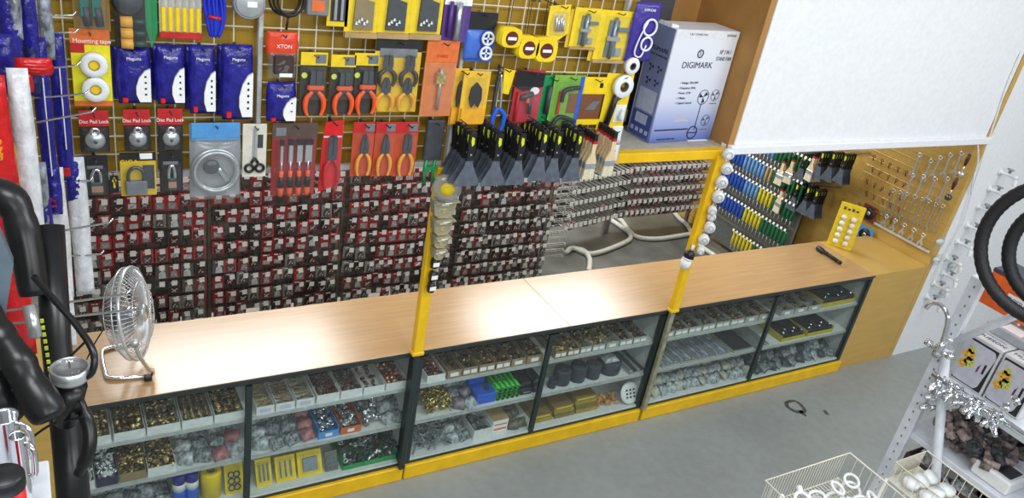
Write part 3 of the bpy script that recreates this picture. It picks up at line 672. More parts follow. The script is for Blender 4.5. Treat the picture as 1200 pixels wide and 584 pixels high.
# narrow white strip with small goods at the right edge
t = thing('pegboard_strip', 'narrow white perforated strip hanging at the right edge of the wire grids', 'pegboard', U(722, 145, 'y', -.05))
MB().bbox(-.03, .03, 0, .012, -.24, .2, .002).build('board', white, t)
for z in (-.2, -.12, -.04, .05, .13): MB().lathe([(0, -.002), (.006, -.002), (.006, 0)], (0.018, 0, z), 'y', 10).build('hole', dgrey, t)
for k, (px, py, sz, mm, nm, lab) in enumerate(((728, 100, 11, offwhite, 'tape_roll', 'white tape roll at the top of the white strip'), (738, 76, 8, offwhite, 'tape_roll', 'small white tape roll below the purple cord bag'))):
    it = Item(nm, lab, 'tape', px - sz, py - sz, px + sz, py + sz, y=-.07, hook=(k == 1))
    R = it.W / 2
    MB().lathe([(R * .45, -.03), (R * .95, -.03), (R, -.026), (R, -.004), (R * .45, -.004), (R * .45, -.03)], (0, 0, it.H / 2), 'y', 24).build('tape', mm, it.o, True)
    MB().lathe([(R * .38, -.032), (R * .45, -.032), (R * .45, -.002), (R * .38, -.002), (R * .38, -.032)], (0, 0, it.H / 2), 'y', 24).build('core', greym, it.o, True)
for k, (px, py, w_) in enumerate(((726, 133, 'upper'), (722, 158, 'middle'), (718, 180, 'lower'))):
    it = Item('clear_bulb_pack', 'clear pack with a white bulb on the white strip, %s of three' % w_, 'bulb pack', px - 6, py - 10, px + 6, py + 10, y=-.062, hook=False)
    it.card(paper); MB().lathe([(0, .0), (.012, .004), (.018, .02), (.014, .04), (.009, .05), (.009, .065), (0, .066)], (0, -.02, .01), 'z', 14).build('bulb', offwhite, it.o, True); it.blister(.05, .05, .95, .95, .04)

# ---- scrapers: bunches hanging one behind another on long hooks
gun = M('blued steel blade', (104, 112, 124), .34, .35, noise=.15)
def scraper_proto(kind):
    t = thing('scraper', 'x', 'scraper')
    # hook point at origin; handle above, wide blade below, facing -y
    w = .058 if kind == 0 else .046
    MB().prism([(-.014, -.01), (.014, -.01), (.016, -.06), (.013, -.11), (.018, -.125), (-.018, -.125), (-.013, -.11), (-.016, -.06)], -.006, .006).build('handle', black, t)
    MB().prism([(-.006, -.025), (.006, -.03), (.008, -.055), (-.001, -.065), (-.007, -.045)], -.0075, -.0063).build('lime_mark', M('lime inlay', (214, 226, 40), .4), t)
    MB().prism([(-.014, -.118), (.014, -.118), (.02, -.15), (w, -.225), (w, -.236), (-w, -.236), (-w, -.225), (-.02, -.15)], -.001, .001).build('blade', gun, t)
    MB().lathe([(0, -.0082), (.004, -.008), (.004, .008), (0, .0082)], (0, 0, -.1), 'y', 8).build('rivet', steel, t)
    return t
def bunch(px, py, n, mk, nm, lab, grp, dy=.022, L=None, yfront=-.16, rz=0, sc=1):
    """px, py: hook point of the front piece in the photo"""
    p = U(px, py, 'y', yfront)
    pr = None
    for k in range(n):
        loc = (p.x + random.uniform(-.006, .006), yfront + dy * k, p.z)
        if k == 0:
            o = mk(); o.location = loc; o.rotation_euler = (0, 0, rz); o['label'] = lab; o['group'] = grp; o.scale = (sc, 1, sc); pr = protos(o)
        else: dup(pr, loc, (0, random.uniform(-.05, .05), rz + random.uniform(-.03, .03)))
    hook_at(p.x, p.z + .0, abs(yfront) + .01)
NS = ((556, 153, 6, 0), (587, 154, 6, 0), (614, 154, 6, 1), (640, 150, 6, 1), (657, 152, 5, 1), (681, 152, 5, 1))
scr = {}
for i, (px, py, n, kd) in enumerate(NS):
    bunch(px, py, n, lambda kd=kd: scraper_proto(kd), 'scraper', 'black handled steel scraper hanging in the %s bunch from the left' % ORD[i], '%s bunch of scrapers' % ORD[i], dy=.038, yfront=-.235, sc=1.2)
def brush_proto():
    t = thing('paint_brush', 'x', 'paint brush')
    MB().prism([(-.009, .0), (.009, .0), (.011, -.03), (-.011, -.03)], -.007, .007).build('dark_tip', black, t)
    MB().prism([(-.011, -.0305), (.011, -.0305), (.012, -.045), (-.012, -.045)], -.0075, .0075).build('red_band', red, t)
    MB().prism([(-.012, -.0455), (.012, -.0455), (.011, -.09), (.026, -.125), (.03, -.14), (-.03, -.14), (-.026, -.125), (-.011, -.09)], -.007, .007).build('handle', woodh, t)
    MB().bbox(-.032, .032, -.009, .009, -.172, -.1405, .002).build('ferrule', steel, t)
    MB().prism([(-.03, -.1725), (.03, -.1725), (.033, -.225), (-.033, -.225)], -.007, .007).build('bristles', M('pale bristle', (214, 206, 176), .7, noise=.15, scale=120), t)
    return t
for i, (px, py, n) in enumerate(((699, 158, 6), (723, 155, 6))):
    bunch(px, py, n, brush_proto, 'paint_brush', 'flat paint brush with pale wooden handle hanging in the %s bunch' % ('left' if i == 0 else 'right'), '%s bunch of paint brushes' % ('left' if i == 0 else 'right'), dy=.03, yfront=-.22, sc=1.1)
# ================================================================= carton in the niche
def carton_mat():
    m = bpy.data.materials.new('carton print'); m.use_nodes = True; nt = m.node_tree; b = nt.nodes['Principled BSDF']
    tc = nt.nodes.new('ShaderNodeTexCoord'); sx = nt.nodes.new('ShaderNodeSeparateXYZ'); cr = nt.nodes.new('ShaderNodeValToRGB')
    e = cr.color_ramp.elements
    for p, c in ((.0, (84, 104, 176)), (.16, (150, 166, 216)), (.42, (214, 220, 236)), (.8, (226, 230, 238))):
        el = e[0] if p == 0 else (e[1] if p == .16 else e.new(p)); el.position = p; el.color = [lin(v) for v in c] + [1]
    mt = nt.nodes.new('ShaderNodeMath'); mt.operation = 'DIVIDE'; mt.inputs[1].default_value = .68
    nt.links.new(tc.outputs['Object'], sx.inputs[0]); nt.links.new(sx.outputs['Z'], mt.inputs[0]); nt.links.new(mt.outputs[0], cr.inputs[0]); nt.links.new(cr.outputs[0], b.inputs['Base Color'])
    b.inputs['Roughness'].default_value = .35
    return m
ink = M('navy ink', (30, 34, 62), .5)
BW, BD, BH = .525, .21, .68
pA, pB = U(760, 168, 'z', 2.117), U(836, 163, 'z', 2.117)
ang = math.atan2(pB.y - pA.y, pB.x - pA.x)
t = thing('fan_carton', 'large white and blue stand fan carton standing on the ledge above the counter', 'carton', (pA.x, pA.y, 2.1165), (0, 0, ang))
MB().bbox(0, BW, 0, BD, 0, BH, .003).build('carton_body', carton_mat(), t)
MB().box(.002, BW - .002, -.0008, .0, BH - .05, BH - .002).build('tuck_flap', M('pale carton', (226, 228, 232), .5), t)
MB().prism([(0, .0), (.06, .0), (.05, .012), (0, .02)], 0, .1).build('torn_flap', M('pale carton'), t, loc=(.0, .05, BH))
sd = MB().box(-.0012, -.0002, .01, BD - .01, .002, BH - .004).build('side_print', M('side print blue', (120, 132, 176), .4, noise=.12, scale=3), t)
MB().box(-.0018, -.0013, .03, BD - .03, .17, .3).build('spec_table', M('pale print', (176, 186, 214), .5), t)
MB().box(-.0018, -.0013, .02, BD - .02, .01, .16).build('blue_print_foot', M('deep print blue', (58, 76, 150), .5), t)
MB().box(-.0024, -.0019, .06, BD - .05, .09, .15).build('barcode', M('pale print'), t)
for k in range(4): MB().box(-.0024, -.0019, .03 + k * .042, .055 + k * .042, .035, .06).build('care_symbol', M('pale print'), t)
F = (PI / 2, 0, 0)
text('DIGIMARK', .052, (.235, -.0012, .475), F, ink, t, sx=1.05)
MB().ring((.235, -.001, .545), .022, .004, 'y', 20, 4).build('logo_ring', ink, t)
text('S', .036, (.235, -.0012, .545), F, ink, t, 'logo_letter')
text('18" 3 IN 1', .034, (.445, -.0012, .555), F, ink, t, sx=.72); text('STAND FAN', .034, (.445, -.0012, .515), F, ink, t, sx=.72)
for k, s_ in enumerate(('• Voltage: 220-240V', '• Frequency: 50Hz', '• Power: 65W', '• 3 Blades', '• 3 Speed Control')):
    text(s_, .019, (.13, -.0012, .37 - k * .031), F, ink, t, align='LEFT')
text('3 IN 1 STAND FAN', .018, (.18, -.0012, .655), F, ink, t); text('DIGIMARK', .018, (.46, -.0012, .655), F, ink, t)
text('Model NO: DGM-1818', .016, (.13, -.0012, .02), F, ink, t)
SR = (PI / 2, 0, -PI / 2)
text('DIGIMARK', .036, (-.0018, BD / 2, .54), SR, ink, t); text('18" 3 IN 1 STAND FAN', .017, (-.0018, BD / 2, .505), SR, ink, t)
def fanpic(x, z, r, m=ink, flat=True):
    b = MB().ring((x, -.0012, z), r, .0022, 'y', 18, 4)
    for k in range(3):
        a = k * 2 * PI / 3 + .4
        b.prism([(x, z), (x + r * .9 * math.cos(a), z + r * .9 * math.sin(a)), (x + r * .8 * math.cos(a + .7), z + r * .8 * math.sin(a + .7))], -.0016, -.0004)
    return b
g = M('printed grey', (96, 102, 120), .5)
b = fanpic(.36, .28, .045); b.box(.355, .361, -.0016, -.0004, .07, .235); b.ring((.345, -.0012, .055), .04, .004, 'y', 18, 4); b.box(.305, .385, -.0016, -.0004, .05, .056); b.build('printed_fan', ink, t)
fanpic(.46, .29, .035).box(.43, .49, -.0016, -.0004, .235, .24).build('printed_fan', g, t)
fanpic(.435, .13, .035).box(.4, .47, -.0016, -.0004, .07, .074).build('printed_fan', g, t)
MB().box(.02, .3, -.0014, -.0003, .075, .083).build('printed_skirting', ink, t)
MB().prism([(.16, .13), (.29, .13), (.22, .17)], -.0014, -.0003).build('printed_bedside', M('printed pale', (190, 190, 200), .5), t)
for (y, z) in ((.06, .43), (.13, .43), (.06, .35), (.13, .35)):
    b = MB()
    for k in range(3):
        a = k * 2 * PI / 3 + .5
        b.add([(-.0026, y, z), (-.0026, y + .026 * math.cos(a), z + .026 * math.sin(a)), (-.0026, y + .022 * math.cos(a + .8), z + .022 * math.sin(a + .8))], [(0, 1, 2)])
    b.build('side_fan_print', ink, t)
t = thing('dark_carton', 'dark grey carton behind the tall fan carton, at the niche top left', 'carton', (2.12, .42, 2.1165))
MB().bbox(-.14, .42, -.0, .11, 0, .94, .004).build('carton_body', M('charcoal carton', (62, 62, 68), .6), t); MB().box(-.14, .42, -.002, -.0001, .6, .62).build('tape_line', dgrey, t)
t = thing('paper_sheet', 'white paper sheet lying on the ledge in front of the fan carton', 'paper', U(812, 163.5, 'z', 2.1165))
MB().bbox(-.07, .1, -.03, .02, 0, .004, .001).build('sheet', paper, t)

# ================================================================= back room racks
RY = 1.80; HX = .0845; HZ = .126
rackm = M('rack panel', (120, 112, 106), .5, .2, noise=.15, scale=8)
rackp = M('rack upright', (140, 132, 122), .45, .4, noise=.12)
tagm = M('price tag', (232, 230, 226), .5, noise=.03)
wirem = M('hook wire', (150, 146, 140), .35, .8, noise=.1)
def hook_mesh(L):
    return MB().tube([(0, .0, 0), (0, -L * .5, -.004), (0, -L, .0)], .0032, 6).tube([(0, 0, .018), (0, -L, .016)], .0022, 5).box(-.012, .012, -.001, .003, -.01, .026).mesh('hook', wirem)
HM = hook_mesh(.15)
TM = MB().bbox(-.0175, .0175, -.0015, .0015, -.021, .016, .0008).mesh('price_tag', tagm)
HMW = MB().tube([(0, 0, 0), (0, -.2, -.004)], .004, 6).tube([(0, 0, .02), (0, -.2, .018)], .003, 5).mesh('hook', M('white wire', (176, 174, 166), .4))
TMW = MB().bbox(-.021, .021, -.003, .003, -.016, .024, .001).mesh('price_tag', M('bright price holder', (240, 240, 236), .4))
def link(name, me, parent=None, loc=(0, 0, 0), rot=(0, 0, 0)):
    o = bpy.data.objects.new(name, me); COL.objects.link(o); o.location = loc; o.rotation_euler = rot
    if parent: o.parent = parent
    return o
def packet_mesh(var, kind):
    rn = random.Random(var + 10 * kind)
    m = MB(); h = .1; w = .078
    m.mat(0).bbox(-w / 2, w / 2, -.001, .001, -h, .0, .0005)
    m.mat(1)
    if kind == 0:
        m.bbox(-w * .36, w * .36, -.014, -.0012, -h * .9, -h * (.4 + .12 * (var % 2)), .005)
        m.mat(2).tube([(-w * .2, -.016, -h * .8), (w * .25, -.016, -h * .55)], .004, 6).tube([(-w * .25, -.015, -h * .55), (w * .1, -.017, -h * .8)], .003, 6)
        m.mat(3).bbox(-w * .3, w * .3, -.0022, -.0011, -h * .22, -h * .12, .0003)
    else:
        m.prism([(-w * .3, -h * .9), (w * .3, -h * .9), (w * .24, -h * .5), (w * .05, -h * .3), (-w * .26, -h * .5)], -.016, -.0012)
        m.mat(2).lathe([(.006, -.018), (.006, -.0165)], (w * .12, 0, -h * .7), 'y', 8).tube([(-w * .2, -.018, -h * .75), (0, -.018, -h * .5)], .003, 6)
        m.mat(3).bbox(-w * .3, w * .2, -.0022, -.0011, -h * .2, -h * .12, .0003)
    cards = [[red, M('deep red card', (150, 26, 30), .5), M('rose card', (190, 70, 70), .5), M('charcoal card', (62, 58, 58), .5)],
             [M('mid grey card', (96, 90, 88), .5), M('smoke card', (140, 134, 130), .5), M('charcoal card'), M('faded red card', (140, 56, 54), .5)]][kind]
    body = [M('packet grey', (150, 146, 146), .35, .4), steel, M('packet dark', (92, 86, 86), .4, .3), rust][(var + kind) % 4]
    return m.mesh('packet', [cards[var % 4], body, steel, paper])
PK = [[packet_mesh(v, k) for v in range(8)] for k in range(2)]
rn = random.Random(3)
RACKS = [(-.80, .13, 'first'), (.13, 1.07, 'second'), (1.07, 2.0, 'third'), (2.0, 2.935, 'fourth')]
n_red = n_dark = 0
for ri, (x0, x1, w_) in enumerate(RACKS):
    t = thing('hook_rack', 'dark hook rack crowded with carded packets, %s from the left behind the counter' % w_, 'rack', ((x0 + x1) / 2, RY, 0))
    W2 = (x1 - x0) / 2
    MB().box(-W2 + .03, W2 - .03, .004, .02, .2, 1.46).build('perforated_panel', rackm, t)
    for s in (-1, 1): MB().bbox(s * W2 - .028 if s > 0 else s * W2 + .001, s * W2 + .028 if s < 0 else s * W2 - .002, -.012, .03, 0, 1.5, .003).build('upright', rackp, t)
    MB().box(-W2 + .03, W2 - .03, -.01, .24, .06, .12).build('foot_rail', rackp, t)
    for j in range(9):
        z = 1.335 - j * HZ
        MB().box(-W2 + .03, W2 - .03, -.005, .004, z - .008, z + .03).build('hook_bar', rackp, t) 
        for i in range(11):
            x = -W2 + .055 + i * (2 * W2 - .1) / 10.3
            jx = rn.uniform(-.006, .006)
            h = link('hook', HM, t, (x + jx, -.004, z), (rn.uniform(-.04, .04), 0, rn.uniform(-.05, .05)))
            link('price_tag', TM, h, (0, -.152, rn.uniform(-.006, .0)), (rn.uniform(-.2, .0), rn.uniform(-.12, .12), rn.uniform(-.1, .1)))
            kind = 0 if (j < 5 and rn.random() < .8) or rn.random() < .15 else 1
            if ri == 3: kind = 0 if (j < 3 and rn.random() < .5) else 1
            if rn.random() < .05: continue
            yy = RY - .004 - (.112 if rn.random() < .6 else .075)
            if kind == 0:
                nm, lab, cat, grp = 'red_card_packet', 'small red-carded packet of metal fittings on the %s dark hook rack from left' % w_, 'packet', 'red packets on the %s rack' % w_
                n_red += 1
            else:
                nm, lab, cat, grp = 'hinge_packet', 'small grey and dark packet of fittings on the %s dark hook rack from left' % w_, 'packet', 'dark packets on the %s rack' % w_
                n_dark += 1
            o = link(nm, PK[kind][rn.randrange(8)], None, ((x0 + x1) / 2 + x + jx, yy, z - .005), (rn.uniform(-.1, .05), 0, rn.uniform(-.12, .12)))
            tag(o, lab, cat, grp)
print('packets', n_red, n_dark)
# end rack facing right with empty hooks
t = thing('hook_rack', 'end rack of long empty white hooks pointing right, beside the fourth packet rack', 'rack', (2.975, RY + .3, 0), (0, 0, PI / 2))
MB().box(-.26, .26, .004, .02, .22, 1.46).build('perforated_panel', M('pale rack panel', (150, 148, 140), .5, .2), t)
for s in (-1, 1): MB().bbox(s * .28 - .02, s * .28 + .02, -.01, .026, 0, 1.5, .003).build('upright', rackp, t)
HML = MB().tube([(0, 0, 0), (0, -.26, .004)], .004, 6).tube([(0, 0, .02), (0, -.255, .022)], .003, 5).mesh('hook', M('white wire'))
TME = MB().bbox(-.011, .011, -.003, .003, -.012, .016, .001).mesh('price_tag', M('bright price holder'))
for j in range(18):
    for i in range(5):
        h = link('hook', HML, t, (-.23 + i * .11, .0, 1.36 - j * .062)); link('price_tag', TME, h, (0, -.262, 0), (-.2, 0, 0))
# two further racks seen through the opening by the right post
def far_rack(a, b, rows, cols, z0, dz, lab, w_, full):
    a, b = Vector((*a, 0)), Vector((*b, 0)); L = (b - a).length; an = math.atan2(b.y - a.y, b.x - a.x)
    n = Vector((math.sin(an), -math.cos(an), 0)); base = a - n * .2; rackd = M('dark rack panel', (78, 74, 70), .5, .2)
    t = thing('hook_rack', lab, 'rack', base, (0, 0, an))
    MB().box(.0, L, .004, .02, z0 - .1, z0 + dz * rows + .25).build('perforated_panel', rackd, t)
    for x in (.0, L): MB().bbox(x - .02, x + .02, -.01, .026, 0, z0 + dz * rows + .25, .003).build('upright', rackp, t)
    for j in range(rows):
        z = z0 + dz * j
        for i in range(cols):
            x = .04 + i * (L - .08) / (cols - 1)
            h = link('hook', HMW, t, (x, 0, z)); link('price_tag', TMW, h, (0, -.2, rn.uniform(-.004, .004)), (-.15, 0, 0))
            if rn.random() < full:
                p = base + Vector((math.cos(an), math.sin(an), 0)) * x + n * .1
                o = link('screw_packet', PK[0 if rn.random() < .75 else 1][rn.randrange(8)], None, (p.x, p.y, z - .004), (0, 0, an + rn.uniform(-.1, .1)))
                tag(o, 'small carded packet on the white hooks of the %s' % w_, 'packet', 'packets on the %s' % w_)
far_rack((3.55, 2.34), (4.42, 2.52), 6, 13, .33, .125, 'angled rack of long white hooks behind the bunches of paint brushes', 'angled rack behind the paint brushes', .25)
far_rack((4.44, 2.54), (5.60, 2.56), 6, 16, .33, .125, 'rack of white hooks with red packets left of the right yellow post', 'rack left of the right yellow post', .8)
# looped white tube feet on the floor
tubem = M('white floor tube', (206, 204, 192), .45, noise=.08)
for pts, lab in ((((664, 296), (672, 291), (695, 297.5), (733, 284), (738.6, 275.5), (728, 266), (716, 258)), 'bent cream tube lying on the back room floor, left loop under the white hooks'),
        (((690, 318), (691, 304), (684, 294), (671, 291)), 'short curved cream tube end near the empty end rack'),
        (((720, 253), (728.5, 259), (744, 276.5), (771, 280), (805, 275), (830, 271)), 'long cream tube crossing the back room floor to the right post'),
        (((790, 249), (797, 257), (805, 264), (820, 287), (838, 300)), 'thin cream tube on the floor right of the yellow post')):
    ps = [U(x, y, 'z', .027) for x, y in pts]
    tag(MB().tube(bez(ps, 6), .026, 10).build('floor_tube', tubem, None, True), lab, 'tube')

# ================================================================= right hand wall: screwdrivers, brushes, wrenches
WX = 5.70
def wall_thing(name, lab, cat, y, z, grp=None): return thing(name, lab, cat, (WX, y, z), (0, 0, -PI / 2), grp)   # local -y points to -x world
pn = thing('screwdriver_rack', 'tall panel of small hooks full of blue, yellow and green screwdrivers', 'rack', (5.52, 1.82, 0), (0, 0, -PI / 2))
MB().box(-.50, .58, .004, .02, .1, 1.6).build('perforated_panel', M('grey green panel', (104, 108, 100), .5, .2, noise=.12), pn)
for x in (-.5, .56): MB().bbox(x, x + .02, -.01, .026, 0, 1.62, .003).build('upright', rackp, pn)
MB().box(-.5, .58, .02, .16, .0, .05).build('foot_rail', rackp, pn)
HS = MB().tube([(0, 0, 0), (0, -.12, .004)], .003, 6).mesh('hook', wirem)
TS = MB().bbox(-.012, .012, -.0015, .0015, -.013, .013, .0008).mesh('price_tag', tagm)
def screwdriver_proto(m, ln):
    t = thing('screwdriver', 'x', 'screwdriver')
    MB().lathe([(0, 0), (.013, -.003), (.0165, -.02), (.014, -.04), (.0165, -.06), (.0155, -ln * .66), (.009, -ln * .7), (0, -ln * .705)], n=10).build('handle', m, t, True)
    MB().lathe([(.0045, -ln * .69), (.0038, -ln * .96), (.001, -ln)], n=8).build('shank', steel, t, True)
    return t
sdm = {'blue': M('screwdriver blue', (36, 84, 190), .35), 'pale blue': M('screwdriver pale blue', (110, 160, 214), .35), 'yellow': M('screwdriver yellow', (226, 210, 50), .35), 'green': M('screwdriver green', (20, 110, 62), .35), 'tan': M('screwdriver tan', (190, 160, 110), .4)}
sdp = {}
for k_, v_ in sdm.items():
    o = screwdriver_proto(v_, .215); sdp[k_] = o
used = {k_: False for k_ in sdm}; prs = {k_: protos(o) for k_, o in sdp.items()}
ROWN = ['lowest', 'second lowest', 'middle', 'second highest', 'top']
SROW = [(.36, [('yellow', 6), ('green', 4)], 8), (.66, [('blue', 9), ('yellow', 5), ('green', 7)], 0), (.93, [('blue', 7), ('pale blue', 4), ('yellow', 4), ('green', 6)], 0), (1.16, [('blue', 5), ('pale blue', 6), ('tan', 2), ('green', 8)], 0), (1.40, [('pale blue', 12), ('green', 9)], 0)]
for r, (z, seq, off) in enumerate(SROW):
    i = off
    MB().box(-.48, .56, -.006, .004, z + .0, z + .025).build('hook_bar', rackp, pn)
    for c, n in seq:
        for _ in range(n):
            x = -.47 + i * .0505; i += 1
            h = link('hook', HS, pn, (x, 0, z + .02)); link('price_tag', TS, h, (0, -.122, .004), (-.2, 0, 0))
            loc = (5.52 - .085, 1.82 - x, z)
            lab = '%s handled screwdriver hanging in the %s row of the screwdriver panel' % (c, ROWN[r]); grp = '%s screwdrivers in the %s row' % (c, ROWN[r])
            if not used[c]:
                used[c] = True; o = sdp[c]; o.location = loc; o['label'] = lab; o['group'] = grp
            else: dup(prs[c], loc, (0, 0, random.uniform(-.3, .3)), lab, grp)
# brushes and scrapers on the wall
def on_wall(px, py, x=5.6): p = U(px, py, 'x', x); return p
wr_ = MB().box(-.7, .0, .0, .012, 0, .02)
WB = [((926, 186, 'brush'), (937, 184, 'brush'), (951, 180, 'scr'), (962, 180, 'brush'), (972, 177, 'scr'), (985, 178, 'scr'), (999, 180, 'scr')), ((924, 219, 'brush'), (942, 214, 'scr'), (955, 218, 'scr'), (965, 222, 'scr'))]
pw = thing('wall_hook_bar', 'hook bar on the ochre right wall carrying scrapers and brushes', 'hook bar', (WX, 1.2, 1.0), (0, 0, -PI / 2))
bp0 = brush_proto(); sp0 = scraper_proto(1); bpr, spr = protos(bp0), protos(sp0); ub = us = False
for r, row in enumerate(WB):
    zs = []
    for px, py, k in row:
        p = on_wall(px, py, 5.47); zs.append(p)
        for q in range(4):
            loc = (p.x - .035 * q + .04, p.y, p.z + .01); rot = (0, 0, -PI / 2 + random.uniform(-.2, .2))
            lab = ('pale paint brush' if k == 'brush' else 'black handled scraper') + ' on the right wall, in the %s row above the bell card' % ('upper' if r == 0 else 'lower'); grp = '%s on wall, %s row' % ('brushes' if k == 'brush' else 'scrapers', 'upper' if r == 0 else 'lower')
            sc_ = (1.35, 1, 1.25)
            if k == 'brush' and not ub: ub = True; o = bp0; o.scale = sc_; o.location = loc; o.rotation_euler = rot; o['label'] = lab; o['group'] = grp
            elif k == 'scr' and not us: us = True; o = sp0; o.scale = sc_; o.location = loc; o.rotation_euler = rot; o['label'] = lab; o['group'] = grp
            else: dup(bpr if k == 'brush' else spr, loc, rot, lab, grp, sc_)
        MB().tube([(1.2 - p.y, -.0, p.z - 1.0 + .01), (1.2 - p.y, -.27, p.z - 1.0 + .014)], .003, 6).build('hook', wirem, pw)
    a, b = zs[0], zs[-1]
    MB().tube([(1.2 - a.y - .02, -.004, a.z - 1 + .01), (1.2 - b.y + .02, -.004, b.z - 1 + .01)], .005, 6).build('rail', wirem, pw)
# wire grid with wrenches
t = thing('wire_grid_panel', 'pale wire grid on the ochre right wall holding rows of spanners', 'wire grid', (5.69, .46, 1.08), (0, 0, -PI / 2))
m = MB()
for i in range(15): m.tube([(-.44 + i * .0612, 0, 0), (-.44 + i * .0612, 0, 1.0)], .0022, 5)
for j in range(14): m.tube([(-.44, -.004, .02 + j * .0715), (.42, -.004, .02 + j * .0715)], .0022, 5)
m.build('wire_mesh', M('tarnished wire', (190, 170, 120), .4, .4), t); MB().bbox(-.45, .43, -.014, .006, -.02, .0, .003).build('bottom_rail', M('grey white rail'), t)
def spanner_proto(L, m=steel):
    t = thing('spanner', 'x', 'spanner'); w = .014
    MB().prism([(-w * .6, -.03), (w * .6, -.03), (w * .6, -L + .03), (-w * .6, -L + .03)], -.003, .003).build('shaft', m, t)
    MB().ring((0, 0, -.016), .016, .0065, 'y', 14, 6).build('ring_end', m, t, True)
    MB().prism([(-.01, -L + .036), (.01, -L + .036), (.026, -L + .012), (.023, -L - .014), (.01, -L - .01), (.01, -L + .01), (-.01, -L + .01), (-.01, -L - .01), (-.023, -L - .014), (-.026, -L + .012)], -.004, .004).build('open_jaw', m, t)
    return t
spn = [((1128, 178), (1115, 180), (1103, 183), (1092, 187), (1079, 180)), ((1112, 208), (1097, 208), (1083, 205), (1071, 204)), ((1048, 222), (1056, 224), (1064, 226), (1073, 229), (1082, 232), (1090, 234), (1098, 238), (1106, 240)), ((1040, 252), (1050, 257), (1061, 262), (1072, 268), (1083, 274))]
first = {}
for r, row in enumerate(spn):
    for k, (px, py) in enumerate(row):
        p = U(px, py, 'x', 5.655); L = (.19, .21, .24, .1)[r]
        lab = '%s steel spanner hanging on the wall grid, %s row from the top' % (('short', 'bright', 'long', 'stubby')[r], ORD[r]); grp = 'spanners in the %s row' % ORD[r]
        loc = (5.655, p.y, min(2.04, p.z)); rot = (0, random.uniform(-.03, .03), -PI / 2)
        if r not in first:
            o = spanner_proto(L, steel if r != 2 else M('satin steel', (190, 184, 166), .4, .9)); o.location = loc; o.rotation_euler = rot; o['label'] = lab; o['group'] = grp; first[r] = protos(o)
        else: dup(first[r], loc, rot, lab, grp)
for k, (px, py) in enumerate(((1137, 180), (1122, 208))):
    p = U(px, py, 'x', 5.64)
    t = thing('ratchet', 'dark handled ratchet at the right end of the spanner grid, %s of two' % ('upper' if k == 0 else 'lower'), 'ratchet', (5.64, p.y, p.z), (0, -.0, -PI / 2))
    MB().lathe([(0, .0), (.014, -.01), (.016, -.06), (.01, -.1), (.006, -.11)], n=12).build('grip', M('maroon grip', (70, 34, 30), .4), t, True)
    MB().lathe([(.006, -.11), (.007, -.16)], n=8).build('shaft', steel, t, True)
    MB().lathe([(0, -.018), (.024, -.016), (.026, .0), (.024, .012), (0, .014)], (0, 0, -.18), 'y', 16).build('head', dsteel if k else steel, t, True)
# little copper fittings upper left of the wrench grid
fitm = MB().ring((0, -.012, -.012), .011, .004, 'y', 12, 6).tube([(0, -.012, -.024), (.006, -.014, -.05)], .006, 8).mesh('clip', M('copper brown', (150, 92, 58), .35, .7, noise=.2))
for r in range(5):
    for c in range(5):
        px = 1026 + c * 9.5 - r * 4.2 + (r % 2) * 3; py = 182 + c * 4.6 + r * 14
        p = U(px, py, 'x', 5.67)
        tag(link('hose_clip', fitm, None, (5.67, p.y, p.z), (0, random.uniform(-.5, .5), -PI / 2)), 'small copper brown clip at the left of the spanner grid', 'clip', 'copper clips on the spanner grid')
# cable down the edge
pts = [U(x, y, 'y', -.03) for x, y in ((1197, 60), (1180, 100), (1160, 160), (1142, 215), (1128, 262), (1108, 300), (1093, 330))]
tag(MB().tube(bez(pts), .006, 8).build('wall_cable', offwhite, None, True), 'white cable running down the edge of the white wall by the ochre board', 'cable')
pts = [U(x, y, 'y', -.03) for x, y in ((1146, 168), (1146, 190), (1140, 212), (1138, 228))]
tag(MB().tube(bez(pts), .006, 8).build('wall_cable', offwhite, None, True), 'short white cable loop under the white board at its right end', 'cable')
# white plastic taps on pegs on the white wall
def tap_proto():
    t = thing('wall_tap', 'x', 'tap')
    MB().lathe([(.026, 0), (.026, -.008), (.012, -.012), (.011, -.07), (.015, -.074), (.015, -.09), (0, -.092)], (0, 0, 0), 'y', 14).build('spigot', offwhite, t, True)
    MB().tube(bez([(0, -.06, 0), (0, -.085, -.02), (0, -.09, -.06)]), .011, 10).build('spout', offwhite, t, True)
    MB().lathe([(0, .012), (.007, .012), (.008, .03), (.018, .034), (.018, .042), (0, .045)], (0, -.045, 0), 'z', 12).build('knob', M('greyish knob', (150, 154, 158), .4), t, True)
    return t
tp = None
for k, (px, py) in enumerate(((1177, 203), (1164, 223), (1151, 244), (1138, 266), (1126, 285), (1113, 304), (1109, 322), (1098, 334), (1090, 350))):
    p = U(px, py, 'y', -.04); loc = (p.x, -.002, p.z)
    lab = 'white plastic tap on the white wall, %s from top by the cable' % ORD[k]
    if tp is None: o = tap_proto(); o.location = loc; o.scale = (1.2, 1.7, 1.2); o['label'] = lab; tp = protos(o)
    else: dup(tp, loc, (0, random.uniform(-.3, .3), 0), lab, None, (1.2, 1.7, 1.2))
for k, (px, py) in enumerate(((1103, 284), (1099, 305), (1118, 312), (1108, 343))):
    p = U(px, py, 'y', -.04)
    it = thing('valve_bag', 'clear bag of white valves pinned by the lower taps, %s from the top' % ORD[k], 'valve bag', (p.x, -.03, p.z))
    MB().lathe([(0, -.03), (.02, -.028), (.022, .02), (.012, .03), (0, .03)], (0, 0, 0), 'x', 12).build('valve', offwhite, it, True); MB().pillow(-.05, .05, -.06, .05, .05, 0, seed=k + 4).build('bag', cloudy, it, True)

